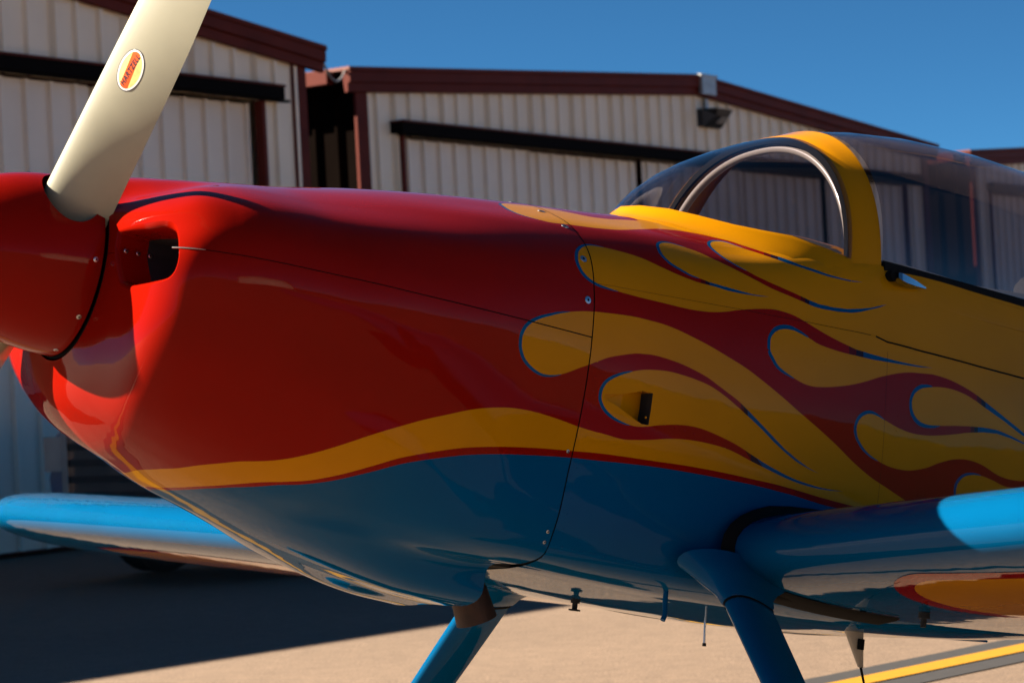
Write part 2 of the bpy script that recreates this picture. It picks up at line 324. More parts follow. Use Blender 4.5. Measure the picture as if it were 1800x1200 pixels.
_ph = np.radians([0,14,32,54,63,70.5,77,82,90])
def lower_nose(C, T):
    # smooth superelliptic sections under the split line
    C = C.copy()
    for r, (a, b, z, p, q, s0, s1, k) in T.items():
        C[r, 6:, 0] = s0+(s1-s0)*np.sin(_ph)**k; C[r, 6:, 1] = a*np.maximum(np.cos(_ph), 0)**p; C[r, 6:, 2] = z-b*np.sin(_ph)**q; C[r, -1, 1] = 0
    return C
COWL_S = lower_nose(COWL, {1: (.2595,.254,.004,.99,.95,.0101,.030,2), 2: (.3743,.321,.002,1.26,1.06,.0277,.100,3), 3: (.4005,.348,.002,1.46,1.12,.0691,.150,2.6), 4: (.4441,.373,.003,1.44,1.17,.1409,.200,2.2), 5: (.4613,.417,.006,1.22,1.02,.3403,.340,2)})
COWL = lower_nose(COWL, {1: (.262,.254,.004,.95,.96,.008,.030,3), 2: (.372,.321,.002,.82,.96,.028,.100,4.5), 3: (.412,.348,.002,.80,.96,.054,.150,3.6), 4: (.447,.373,.003,.78,.96,.130,.200,2.6), 5: (.463,.417,.006,.74,.96,.340,.340,2)})
FUSE = np.array(FUSE, float)
for A in (COWL, COWL_S, FUSE): A[:, :, 1] *= -1          # port is negative
def _pad(P, X, Y):
    m0 = P[:, 1:2].copy(); m0[..., 1] *= -1; m1 = P[:, -2:-1].copy(); m1[..., 1] *= -1
    P = np.concatenate([m0, P, m1], 1); Y = np.concatenate([[2*Y[0]-Y[1]], Y, [2*Y[-1]-Y[-2]]])
    P = np.concatenate([2*P[:1]-P[1:2], P, 2*P[-1:]-P[-2:-1]], 0); X = np.concatenate([[2*X[0]-X[1]], X, [2*X[-1]-X[-2]]])
    return P, X, Y
def _w(X, x):
    i = np.clip(np.searchsorted(X, x, side='right')-1, 1, len(X)-3)
    h = X[i+1]-X[i]; hm = X[i]-X[i-1]; hp = X[i+2]-X[i+1]; t = (x-X[i])/h
    h00 = 2*t**3-3*t**2+1; h10 = (t**3-2*t**2+t)*h; h01 = -2*t**3+3*t**2; h11 = (t**3-t**2)*h
    a = h/(hm*(h+hm)); b = hm/(h*(h+hm)); c = hp/(h*(h+hp)); d = h/(hp*(h+hp))
    w0 = -h10*a; w1 = h00+h10*(a-b)-h11*c; w2 = h01+h10*b+h11*(c-d); w3 = h11*d
    return i, np.stack([w0, w1, w2, w3], -1)
class Net:
    def __init__(s, P, X, Y): s.P, s.X, s.Y = _pad(P, X, Y)
    def __call__(s, x, y):
        x = np.asarray(x, float); y = np.asarray(y, float)
        i, wi = _w(s.X, x); j, wj = _w(s.Y, y)
        o = np.zeros(x.shape+(3,))
        for a in range(4):
            for b in range(4):
                o += (wi[..., a]*wj[..., b])[..., None]*s.P[i-1+a, j-1+b]
        return o
    def normal(s, x, y, e=1e-3):
        n = np.cross(s(x+e, y)-s(x-e, y), s(x, y+e)-s(x, y-e))
        return n/np.maximum(np.linalg.norm(n, axis=-1, keepdims=True), 1e-12)
cowl_net = Net(COWL, COWL_X, NET_Y); cowl_net_s = Net(COWL_S, COWL_X, NET_Y); fuse_net = Net(FUSE, FUSE_X, NET_Y)
# paint scheme outlines in skin coordinates (distance aft, distance round the section), metres
YELLOW = [(1.19,-0.03),(1.163,0.1643),(1.128,0.1686),(1.077,0.1826),(1.029,0.1853),(0.992,0.1673),(0.9568,0.1492),(0.922,0.1419),(0.8955,0.1407),(0.8702,0.143),(0.8506,0.1486),(0.8358,0.1662),(0.8314,0.1847),(0.8263,0.2215),(0.83,0.2526),(0.8413,0.2688),(0.8583,0.2811),(0.8792,0.2909),(0.9228,0.2908),(0.9628,0.2915),(1,0.2899),(1.048,0.2817),(1.109,0.256),(1.169,0.2278),(1.207,0.2237),(1.242,0.2259),(1.273,0.2333),(1.299,0.2499),(1.324,0.2669),(1.345,0.2911),(1.368,0.3134),(1.391,0.3366),(1.416,0.3584),(1.442,0.3799),(1.474,0.3934),(1.507,0.4057),(1.542,0.4142),(1.567,0.4188),(1.596,0.4221),(1.566,0.4206),(1.542,0.4167),(1.506,0.4097),(1.472,0.3996),(1.44,0.3867),(1.41,0.3715),(1.384,0.3513),(1.361,0.3275),(1.337,0.3059),(1.322,0.2898),(1.307,0.276),(1.29,0.2758),(1.275,0.282),(1.264,0.2932),(1.258,0.3083),(1.258,0.3267),(1.261,0.3468),(1.27,0.3666),(1.286,0.385),(1.304,0.3987),(1.324,0.4103),(1.358,0.423),(1.393,0.4328),(1.428,0.4414),(1.452,0.4473),(1.477,0.452),(1.514,0.4554),(1.552,0.4569),(1.589,0.4561),(1.615,0.4547),(1.641,0.4517),(1.66,0.4494),(1.641,0.4533),(1.615,0.4566),(1.589,0.4598),(1.565,0.4613),(1.528,0.4605),(1.49,0.4584),(1.465,0.4559),(1.428,0.4485),(1.392,0.4409),(1.356,0.4321),(1.322,0.4198),(1.29,0.4051),(1.261,0.3876),(1.234,0.3686),(1.209,0.3463),(1.181,0.3311),(1.161,0.324),(1.144,0.3208),(1.128,0.3239),(1.117,0.3316),(1.111,0.3417),(1.107,0.3603),(1.109,0.3763),(1.12,0.3929),(1.139,0.4064),(1.159,0.4174),(1.181,0.4241),(1.203,0.4304),(1.237,0.4355),(1.272,0.4403),(1.307,0.4449),(1.351,0.4468),(1.319,0.447),(1.283,0.4455),(1.248,0.443),(1.213,0.4374),(1.179,0.4337),(1.145,0.4262),(1.113,0.4161),(1.082,0.4036),(1.056,0.392),(1.029,0.3835),(0.9969,0.3771),(0.9647,0.3725),(0.938,0.3714),(0.9204,0.3752),(0.9067,0.3843),(0.8959,0.3975),(0.8903,0.4138),(0.8901,0.428),(0.8967,0.4455),(0.9087,0.4575),(0.9281,0.4668),(0.9506,0.4717),(0.9774,0.476),(1.011,0.4792),(1.045,0.4817),(1.084,0.4836),(1.128,0.4862),(1.163,0.4867),(1.199,0.485),(1.234,0.4806),(1.27,0.4739),(1.306,0.4688),(1.343,0.4656),(1.366,0.4653),(1.403,0.4688),(1.428,0.4737),(1.465,0.4832),(1.503,0.4925),(1.542,0.5004),(1.581,0.5071),(1.62,0.5101),(1.66,0.5121),(1.7,0.5131),(1.748,0.513),(1.796,0.5116),(1.756,0.5146),(1.716,0.5158),(1.676,0.5166),(1.629,0.517),(1.582,0.5154),(1.543,0.5137),(1.505,0.5104),(1.478,0.5069),(1.454,0.5007),(1.428,0.4952),(1.41,0.4924),(1.391,0.4924),(1.374,0.4959),(1.362,0.5025),(1.355,0.5114),(1.355,0.5223),(1.357,0.531),(1.366,0.5398),(1.379,0.5507),(1.398,0.5582),(1.425,0.5656),(1.45,0.5705),(1.476,0.5714),(1.506,0.5681),(1.539,0.5629),(1.576,0.5558),(1.614,0.547),(1.651,0.5375),(1.69,0.5297),(1.714,0.5258),(1.741,0.5229),(1.768,0.5211),(1.797,0.5194),(1.839,0.5203),(1.881,0.5242),(1.923,0.5303),(1.968,0.5401),(2.013,0.5504),(2.058,0.5612),(2.161,0.5881),(2.06,0.5673),(2.014,0.5562),(1.969,0.5476),(1.925,0.5385),(1.882,0.533),(1.841,0.5318),(1.8,0.5348),(1.769,0.5401),(1.75,0.5495),(1.745,0.5616),(1.752,0.5753),(1.769,0.5855),(1.794,0.5887),(1.83,0.5856),(1.87,0.5803),(1.911,0.576),(1.952,0.5725),(1.995,0.5712),(2.039,0.5749),(2.079,0.5806),(2.171,0.5981),(2.08,0.5829),(2.04,0.5788),(1.996,0.5767),(1.954,0.5798),(1.913,0.5857),(1.872,0.5942),(1.832,0.6021),(1.792,0.6084),(1.752,0.6104),(1.712,0.6061),(1.675,0.5983),(1.644,0.5931),(1.625,0.5956),(1.611,0.6037),(1.603,0.6151),(1.601,0.6297),(1.607,0.6463),(1.623,0.6645),(1.644,0.6793),(1.671,0.6902),(1.704,0.6972),(1.736,0.6978),(1.761,0.6951),(1.803,0.6809),(1.841,0.6602),(1.879,0.6451),(1.92,0.6389),(1.963,0.6439),(2.008,0.6587),(2.039,0.6632),(2.074,0.6621),(2.108,0.6553),(2.211,0.6246),(2.161,0.6548),(2.093,0.6756),(2.068,0.6814),(2.033,0.683),(1.998,0.675),(1.963,0.67),(1.938,0.6719),(1.914,0.6813),(1.9,0.6976),(1.896,0.7142),(1.9,0.7322),(1.921,0.7601),(1.909,0.7808),(1.842,0.7791),(1.768,0.7632),(1.706,0.7439),(1.656,0.728),(1.604,0.7051),(1.553,0.676),(1.502,0.6497),(1.453,0.6274),(1.402,0.6049),(1.353,0.5857),(1.301,0.5679),(1.251,0.5551),(1.202,0.5436),(1.153,0.534),(1.12,0.528),(1.087,0.5238),(1.052,0.5218),(1.018,0.5207),(0.9841,0.5217),(0.9504,0.5238),(0.9236,0.526),(0.8944,0.5304),(0.8657,0.5374),(0.8402,0.5464),(0.82,0.5557),(0.7986,0.5666),(0.78,0.5799),(0.7683,0.5938),(0.7626,0.6099),(0.763,0.6244),(0.7657,0.6349),(0.7737,0.6484),(0.7865,0.6587),(0.8039,0.6669),(0.8216,0.6706),(0.8407,0.6686),(0.8615,0.6624),(0.8806,0.6526),(0.9009,0.6409),(0.9219,0.6296),(0.9418,0.619),(0.9632,0.608),(0.9919,0.5978),(1.025,0.588),(1.047,0.5849),(1.07,0.5827),(1.105,0.5838),(1.145,0.5878),(1.184,0.5952),(1.209,0.6016),(1.234,0.611),(1.259,0.6204),(1.286,0.631),(1.316,0.6472),(1.355,0.6702),(1.388,0.6899),(1.421,0.7093),(1.454,0.7238),(1.487,0.7362),(1.518,0.7442),(1.488,0.7385),(1.455,0.7296),(1.423,0.7162),(1.389,0.6994),(1.356,0.6798),(1.324,0.6626),(1.292,0.6464),(1.255,0.6294),(1.216,0.6161),(1.179,0.6101),(1.143,0.6073),(1.108,0.6068),(1.074,0.6107),(1.047,0.616),(1.024,0.6233),(1.004,0.6324),(0.9827,0.6445),(0.9684,0.6563),(0.9613,0.6689),(0.9596,0.6805),(0.9619,0.6924),(0.9729,0.7061),(0.9898,0.7165),(1.014,0.7245),(1.037,0.7284),(1.06,0.7274),(1.082,0.7226),(1.103,0.7166),(1.137,0.7095),(1.171,0.7051),(1.206,0.7052),(1.242,0.7103),(1.28,0.7177),(1.306,0.7243),(1.337,0.7347),(1.368,0.7448),(1.4,0.7537),(1.432,0.7615),(1.463,0.767),(1.494,0.7702),(1.525,0.7723),(1.556,0.772),(1.592,0.7702),(1.556,0.7741),(1.526,0.7757),(1.495,0.7749),(1.464,0.7724),(1.433,0.768),(1.402,0.7618),(1.371,0.7552),(1.34,0.7486),(1.309,0.7409),(1.279,0.7349),(1.242,0.7319),(1.2,0.7318),(1.165,0.7341),(1.131,0.7392),(1.098,0.7468),(1.066,0.7532),(1.033,0.7583),(1.01,0.7583),(0.988,0.7564),(0.9543,0.755),(0.9178,0.7519),(0.8668,0.7468),(0.8148,0.7444),(0.7713,0.7468),(0.733,0.7533),(0.6813,0.7659),(0.6313,0.7836),(0.5766,0.8058),(0.5254,0.8333),(0.4766,0.8617),(0.4324,0.8883),(0.4059,0.9038),(0.3658,0.9271),(0.3294,0.9496),(0.2939,0.9713),(0.2772,0.9848),(0.2448,1.021),(0.2216,1.064),(0.1956,1.13),(0.1747,1.222),(0.178,1.37),(0.232,1.37),(0.2488,1.211),(0.2728,1.099),(0.3014,1.04),(0.3335,1.003),(0.3721,0.9819),(0.4045,0.9702),(0.4386,0.9559),(0.4669,0.944),(0.5148,0.9191),(0.5633,0.8888),(0.6172,0.8629),(0.6757,0.8417),(0.7286,0.8291),(0.7778,0.8194),(0.8391,0.8097),(0.9145,0.8006),(0.9748,0.7949),(1.041,0.7913),(1.108,0.7886),(1.176,0.7852),(1.239,0.7839),(1.289,0.7836),(1.347,0.7844),(1.407,0.785),(1.468,0.788),(1.529,0.7921),(1.592,0.7952),(1.648,0.7969),(1.751,0.8031),(1.949,0.8131),(6,1),(6,-0.03)]
BLUE = [(0.242,1.37),(0.2574,1.22),(0.2774,1.113),(0.3054,1.049),(0.3562,0.9987),(0.3987,0.9814),(0.4446,0.9652),(0.4731,0.9538),(0.5214,0.931),(0.5691,0.9017),(0.6227,0.8764),(0.6809,0.8556),(0.7331,0.8427),(0.7818,0.833),(0.8429,0.8234),(0.918,0.8134),(0.9784,0.809),(1.044,0.8039),(1.11,0.7997),(1.179,0.7975),(1.242,0.7963),(1.292,0.7961),(1.35,0.7958),(1.409,0.7977),(1.47,0.8006),(1.533,0.806),(1.582,0.8076),(1.722,0.814),(1.952,0.825),(6,1.03),(6,1.37)]
PINS = [[(0.8702,0.143),(0.868,0.1435),(0.8649,0.144),(0.8613,0.1447),(0.8575,0.1456),(0.8538,0.1469),(0.8506,0.1486),(0.8477,0.1508),(0.8449,0.1535),(0.8422,0.1566),(0.8398,0.1598),(0.8376,0.1631),(0.8358,0.1662),(0.8343,0.1695),(0.8333,0.1727),(0.8327,0.1759),(0.8322,0.1798),(0.8314,0.1847),(0.8309,0.1877),(0.8303,0.191),(0.8296,0.1946),(0.829,0.1984),(0.8283,0.2023),(0.8277,0.2063),(0.8272,0.2103),(0.8268,0.2142),(0.8265,0.218),(0.8263,0.2215),(0.8263,0.2258),(0.8264,0.23),(0.8267,0.2342),(0.8271,0.2383),(0.8277,0.2423),(0.8283,0.246),(0.8291,0.2495),(0.83,0.2526),(0.8317,0.2569),(0.8337,0.2603),(0.836,0.2633),(0.8386,0.266),(0.8413,0.2688),(0.844,0.2712),(0.8472,0.2736),(0.8505,0.276),(0.8537,0.2781),(0.8564,0.2798),(0.8583,0.2811),(0.8557,0.2808),(0.8527,0.2796),(0.8492,0.2779),(0.8456,0.2759),(0.842,0.2736),(0.8389,0.2713),(0.8358,0.2687),(0.8329,0.2659),(0.8301,0.2627),(0.8276,0.2588),(0.8255,0.2542),(0.8243,0.2507),(0.8233,0.247),(0.8224,0.2431),(0.8217,0.239),(0.8211,0.2347),(0.8207,0.2303),(0.8205,0.2258),(0.8204,0.2214),(0.8205,0.2176),(0.8208,0.2136),(0.8213,0.2096),(0.8218,0.2055),(0.8224,0.2014),(0.8231,0.1974),(0.8238,0.1936),(0.8245,0.1899),(0.8252,0.1867),(0.8258,0.1838),(0.8266,0.179),(0.8273,0.1751),(0.8282,0.1714),(0.8295,0.1677),(0.8314,0.1639),(0.8336,0.1605),(0.8361,0.1572),(0.8389,0.1539),(0.842,0.1508),(0.8453,0.148),(0.8487,0.1457),(0.8526,0.144),(0.8567,0.143),(0.8608,0.1424),(0.8646,0.1422),(0.8678,0.1423)],
 [(1.337,0.3059),(1.336,0.3041),(1.333,0.3016),(1.331,0.2987),(1.328,0.2956),(1.325,0.2925),(1.322,0.2898),(1.32,0.2872),(1.317,0.2845),(1.315,0.2819),(1.312,0.2795),(1.31,0.2775),(1.307,0.276),(1.304,0.275),(1.3,0.2746),(1.297,0.2748),(1.294,0.2752),(1.29,0.2758),(1.287,0.2766),(1.284,0.2776),(1.281,0.2789),(1.278,0.2803),(1.275,0.282),(1.272,0.2844),(1.269,0.287),(1.267,0.29),(1.264,0.2932),(1.263,0.2959),(1.261,0.2988),(1.26,0.3018),(1.259,0.305),(1.258,0.3083),(1.257,0.3117),(1.257,0.3153),(1.257,0.3191),(1.258,0.3229),(1.258,0.3267),(1.258,0.33),(1.258,0.3333),(1.259,0.3367),(1.26,0.3401),(1.26,0.3434),(1.261,0.3468),(1.262,0.3501),(1.264,0.3535),(1.265,0.3568),(1.266,0.3601),(1.268,0.3634),(1.27,0.3666),(1.272,0.3693),(1.274,0.3721),(1.276,0.3748),(1.278,0.3775),(1.281,0.3801),(1.283,0.3826),(1.286,0.385),(1.289,0.3877),(1.292,0.3904),(1.296,0.393),(1.299,0.3953),(1.302,0.3973),(1.304,0.3987),(1.301,0.3983),(1.298,0.3969),(1.294,0.395),(1.29,0.3927),(1.287,0.3902),(1.283,0.3877),(1.28,0.3855),(1.278,0.3831),(1.275,0.3806),(1.272,0.378),(1.27,0.3753),(1.267,0.3725),(1.265,0.3696),(1.263,0.3662),(1.261,0.3627),(1.259,0.3592),(1.258,0.3557),(1.256,0.3522),(1.255,0.3487),(1.254,0.3451),(1.253,0.3414),(1.252,0.3378),(1.251,0.3342),(1.251,0.3308),(1.25,0.3274),(1.25,0.3235),(1.25,0.3194),(1.25,0.3153),(1.25,0.3111),(1.25,0.3068),(1.251,0.3028),(1.253,0.2989),(1.254,0.2954),(1.256,0.2921),(1.258,0.289),(1.261,0.2855),(1.264,0.2821),(1.268,0.2789),(1.271,0.2762),(1.274,0.2743),(1.278,0.2726),(1.282,0.2713),(1.285,0.2702),(1.289,0.2695),(1.293,0.2691),(1.296,0.2687),(1.301,0.2688),(1.305,0.2695),(1.309,0.271),(1.313,0.2732),(1.316,0.2758),(1.318,0.2787),(1.32,0.2816),(1.323,0.2845),(1.325,0.2872),(1.327,0.2902),(1.33,0.2936),(1.332,0.2971),(1.335,0.3003),(1.337,0.3033)],
 [(1.181,0.3311),(1.179,0.3303),(1.176,0.3291),(1.172,0.3278),(1.168,0.3263),(1.164,0.325),(1.161,0.324),(1.157,0.323),(1.154,0.3221),(1.151,0.3214),(1.147,0.321),(1.144,0.3208),(1.141,0.3209),(1.137,0.3214),(1.134,0.322),(1.131,0.3229),(1.128,0.3239),(1.125,0.3254),(1.122,0.3273),(1.12,0.3294),(1.117,0.3316),(1.115,0.3338),(1.114,0.336),(1.112,0.3385),(1.111,0.3417),(1.11,0.3449),(1.109,0.3487),(1.108,0.3526),(1.107,0.3566),(1.107,0.3603),(1.107,0.3637),(1.107,0.3669),(1.107,0.37),(1.108,0.3731),(1.109,0.3763),(1.11,0.3796),(1.112,0.383),(1.114,0.3865),(1.117,0.3898),(1.12,0.3929),(1.122,0.3954),(1.125,0.3977),(1.129,0.4),(1.132,0.4022),(1.136,0.4043),(1.139,0.4064),(1.142,0.4084),(1.145,0.4104),(1.149,0.4123),(1.152,0.4141),(1.155,0.4158),(1.159,0.4174),(1.162,0.4188),(1.167,0.4202),(1.171,0.4214),(1.175,0.4225),(1.178,0.4234),(1.181,0.4241),(1.178,0.4247),(1.174,0.4244),(1.17,0.4239),(1.166,0.4231),(1.161,0.4221),(1.157,0.4209),(1.153,0.4196),(1.15,0.4181),(1.146,0.4165),(1.143,0.4148),(1.139,0.413),(1.136,0.4111),(1.133,0.4093),(1.129,0.4073),(1.125,0.4052),(1.122,0.4029),(1.118,0.4004),(1.115,0.3977),(1.111,0.3942),(1.109,0.3904),(1.106,0.3866),(1.104,0.3827),(1.102,0.3789),(1.101,0.3749),(1.1,0.371),(1.099,0.3672),(1.099,0.3635),(1.1,0.3598),(1.1,0.3557),(1.101,0.3513),(1.102,0.347),(1.103,0.3429),(1.104,0.3391),(1.106,0.3353),(1.108,0.3319),(1.11,0.3291),(1.113,0.3267),(1.115,0.3243),(1.118,0.3219),(1.122,0.3197),(1.126,0.318),(1.129,0.3169),(1.133,0.3162),(1.137,0.3156),(1.14,0.3154),(1.144,0.3154),(1.148,0.3159),(1.151,0.3167),(1.155,0.3178),(1.158,0.319),(1.162,0.3203),(1.165,0.3218),(1.169,0.3235),(1.173,0.3254),(1.177,0.3272),(1.179,0.329)],
 [(0.9647,0.3725),(0.9622,0.3724),(0.9588,0.3721),(0.9546,0.3718),(0.9502,0.3716),(0.9457,0.3714),(0.9416,0.3713),(0.938,0.3714),(0.9338,0.3718),(0.9301,0.3723),(0.9267,0.3731),(0.9235,0.374),(0.9204,0.3752),(0.9174,0.3766),(0.9145,0.3783),(0.9118,0.3801),(0.9092,0.3821),(0.9067,0.3843),(0.9043,0.3866),(0.9019,0.3891),(0.8997,0.3918),(0.8977,0.3946),(0.8959,0.3975),(0.8944,0.4006),(0.893,0.4039),(0.8919,0.4073),(0.891,0.4106),(0.8903,0.4138),(0.8897,0.4174),(0.8894,0.4208),(0.8895,0.4243),(0.8901,0.428),(0.8909,0.4314),(0.892,0.435),(0.8933,0.4387),(0.8949,0.4423),(0.8967,0.4455),(0.8986,0.4483),(0.9008,0.4508),(0.9031,0.4532),(0.9057,0.4554),(0.9087,0.4575),(0.9115,0.4593),(0.9145,0.461),(0.9177,0.4626),(0.9211,0.4641),(0.9246,0.4655),(0.9281,0.4668),(0.9316,0.4679),(0.9352,0.4688),(0.9389,0.4696),(0.9427,0.4703),(0.9466,0.471),(0.9506,0.4717),(0.9544,0.4724),(0.9587,0.4731),(0.9632,0.4738),(0.9676,0.4745),(0.9716,0.4751),(0.9749,0.4756),(0.9774,0.476),(0.9747,0.4769),(0.9713,0.477),(0.9672,0.4769),(0.9627,0.4767),(0.9582,0.4764),(0.9538,0.476),(0.9499,0.4757),(0.9458,0.4753),(0.9418,0.4749),(0.9379,0.4744),(0.934,0.4739),(0.9302,0.4731),(0.9263,0.4722),(0.9225,0.471),(0.9187,0.4697),(0.915,0.4683),(0.9115,0.4667),(0.9081,0.4649),(0.9049,0.4631),(0.9015,0.4608),(0.8984,0.4583),(0.8955,0.4556),(0.8929,0.4527),(0.8905,0.4493),(0.8883,0.4456),(0.8865,0.4415),(0.8849,0.4374),(0.8837,0.4333),(0.8827,0.4294),(0.8821,0.425),(0.8819,0.4206),(0.8823,0.4165),(0.883,0.4124),(0.8838,0.4089),(0.8849,0.4052),(0.8862,0.4014),(0.8878,0.3976),(0.8897,0.3941),(0.8919,0.3907),(0.8943,0.3876),(0.8969,0.3847),(0.8996,0.382),(0.9024,0.3795),(0.9052,0.3773),(0.9082,0.3752),(0.9114,0.3733),(0.9147,0.3716),(0.9183,0.3702),(0.9219,0.3691),(0.9255,0.3683),(0.9293,0.3677),(0.9333,0.3674),(0.9378,0.3674),(0.9416,0.3676),(0.9459,0.3681),(0.9504,0.3687),(0.9548,0.3694),(0.9589,0.3702),(0.9623,0.3711)],
 [(1.454,0.5007),(1.452,0.5002),(1.448,0.4995),(1.444,0.4986),(1.44,0.4977),(1.436,0.4967),(1.432,0.4959),(1.428,0.4952),(1.424,0.4944),(1.421,0.4938),(1.417,0.4932),(1.414,0.4927),(1.41,0.4924),(1.407,0.4922),(1.403,0.492),(1.399,0.492),(1.395,0.4921),(1.391,0.4924),(1.387,0.4928),(1.384,0.4934),(1.38,0.4941),(1.377,0.4949),(1.374,0.4959),(1.37,0.4973),(1.367,0.4989),(1.365,0.5006),(1.362,0.5025),(1.359,0.5052),(1.357,0.5082),(1.355,0.5114),(1.355,0.515),(1.355,0.5188),(1.355,0.5223),(1.355,0.5254),(1.356,0.5282),(1.357,0.531),(1.359,0.5331),(1.361,0.5353),(1.363,0.5374),(1.366,0.5398),(1.368,0.5419),(1.371,0.5442),(1.373,0.5465),(1.376,0.5487),(1.379,0.5507),(1.382,0.5521),(1.385,0.5535),(1.388,0.5547),(1.391,0.5558),(1.395,0.557),(1.398,0.5582),(1.402,0.5593),(1.406,0.5605),(1.411,0.5618),(1.415,0.563),(1.419,0.564),(1.422,0.5649),(1.425,0.5656),(1.422,0.5662),(1.418,0.566),(1.414,0.5654),(1.41,0.5647),(1.405,0.5638),(1.401,0.563),(1.397,0.5622),(1.393,0.5613),(1.389,0.5604),(1.386,0.5594),(1.383,0.5584),(1.38,0.5572),(1.376,0.5557),(1.373,0.5536),(1.369,0.5513),(1.366,0.549),(1.364,0.5467),(1.361,0.5448),(1.359,0.5425),(1.356,0.5402),(1.353,0.5377),(1.351,0.5347),(1.349,0.5307),(1.348,0.5266),(1.347,0.523),(1.347,0.519),(1.347,0.5142),(1.348,0.509),(1.351,0.5042),(1.354,0.5002),(1.357,0.4969),(1.36,0.4946),(1.363,0.4925),(1.367,0.4907),(1.371,0.4891),(1.375,0.4881),(1.379,0.4873),(1.383,0.4866),(1.387,0.4861),(1.391,0.4858),(1.395,0.4857),(1.399,0.4858),(1.403,0.486),(1.407,0.4863),(1.411,0.4868),(1.415,0.4874),(1.418,0.4882),(1.421,0.489),(1.425,0.49),(1.429,0.4911),(1.433,0.4922),(1.437,0.4934),(1.441,0.4947),(1.445,0.4961),(1.449,0.4975),(1.452,0.4989)],
 [(1.8,0.5348),(1.798,0.5352),(1.794,0.5357),(1.79,0.5362),(1.786,0.5369),(1.781,0.5376),(1.776,0.5384),(1.772,0.5392),(1.769,0.5401),(1.765,0.5414),(1.761,0.5428),(1.758,0.5444),(1.755,0.546),(1.752,0.5477),(1.75,0.5495),(1.748,0.5523),(1.746,0.5553),(1.745,0.5584),(1.745,0.5616),(1.746,0.565),(1.747,0.5686),(1.749,0.5721),(1.752,0.5753),(1.754,0.5777),(1.757,0.58),(1.761,0.5821),(1.765,0.584),(1.769,0.5855),(1.772,0.5864),(1.775,0.5871),(1.778,0.5877),(1.782,0.5881),(1.785,0.5884),(1.789,0.5886),(1.794,0.5887),(1.797,0.5886),(1.801,0.5884),(1.805,0.5881),(1.809,0.5878),(1.813,0.5873),(1.817,0.5869),(1.821,0.5865),(1.825,0.5861),(1.827,0.5858),(1.83,0.5856),(1.828,0.5873),(1.825,0.5884),(1.821,0.5894),(1.818,0.5904),(1.814,0.5913),(1.809,0.5922),(1.805,0.5929),(1.801,0.5936),(1.797,0.5941),(1.794,0.5945),(1.789,0.5947),(1.785,0.5948),(1.781,0.5947),(1.777,0.5944),(1.774,0.5939),(1.77,0.5932),(1.766,0.5923),(1.762,0.5907),(1.757,0.5886),(1.753,0.5861),(1.75,0.5835),(1.746,0.5804),(1.743,0.5763),(1.74,0.5717),(1.739,0.5669),(1.738,0.5621),(1.738,0.5573),(1.74,0.5527),(1.742,0.5483),(1.746,0.5447),(1.748,0.5425),(1.752,0.5406),(1.755,0.539),(1.759,0.5375),(1.763,0.5362),(1.767,0.5351),(1.771,0.5345),(1.776,0.534),(1.78,0.5336),(1.785,0.5334),(1.79,0.5333),(1.794,0.5333),(1.797,0.5337)],
 [(1.675,0.5983),(1.672,0.5978),(1.669,0.5972),(1.665,0.5964),(1.66,0.5955),(1.656,0.5947),(1.651,0.594),(1.647,0.5934),(1.644,0.5931),(1.639,0.593),(1.635,0.5933),(1.631,0.5938),(1.628,0.5946),(1.625,0.5956),(1.622,0.5968),(1.619,0.5983),(1.616,0.6),(1.613,0.6018),(1.611,0.6037),(1.608,0.6062),(1.606,0.609),(1.604,0.6119),(1.603,0.6151),(1.602,0.6185),(1.601,0.6221),(1.601,0.6258),(1.601,0.6297),(1.602,0.6329),(1.603,0.6361),(1.604,0.6394),(1.605,0.6428),(1.607,0.6463),(1.609,0.6493),(1.611,0.6524),(1.614,0.6555),(1.617,0.6586),(1.62,0.6616),(1.623,0.6645),(1.625,0.6668),(1.628,0.6691),(1.631,0.6713),(1.634,0.6734),(1.637,0.6755),(1.64,0.6774),(1.644,0.6793),(1.647,0.6809),(1.651,0.6826),(1.655,0.6842),(1.659,0.6857),(1.662,0.6871),(1.666,0.6883),(1.669,0.6894),(1.671,0.6902),(1.668,0.6907),(1.665,0.6903),(1.661,0.6896),(1.657,0.6886),(1.653,0.6875),(1.649,0.6863),(1.645,0.6849),(1.642,0.6835),(1.638,0.6818),(1.634,0.68),(1.631,0.6781),(1.627,0.676),(1.624,0.6739),(1.621,0.6717),(1.618,0.6693),(1.615,0.6664),(1.612,0.6632),(1.609,0.66),(1.606,0.6567),(1.603,0.6534),(1.601,0.6501),(1.599,0.6462),(1.597,0.6423),(1.595,0.6384),(1.594,0.6346),(1.594,0.6306),(1.593,0.6259),(1.594,0.6212),(1.595,0.6167),(1.596,0.6126),(1.598,0.6087),(1.6,0.6049),(1.603,0.6015),(1.606,0.5985),(1.609,0.5963),(1.612,0.5943),(1.616,0.5925),(1.619,0.591),(1.623,0.5898),(1.627,0.589),(1.631,0.5883),(1.635,0.588),(1.639,0.588),(1.644,0.5884),(1.648,0.5891),(1.652,0.59),(1.656,0.5911),(1.661,0.5924),(1.665,0.5938),(1.669,0.5951),(1.672,0.5965)],
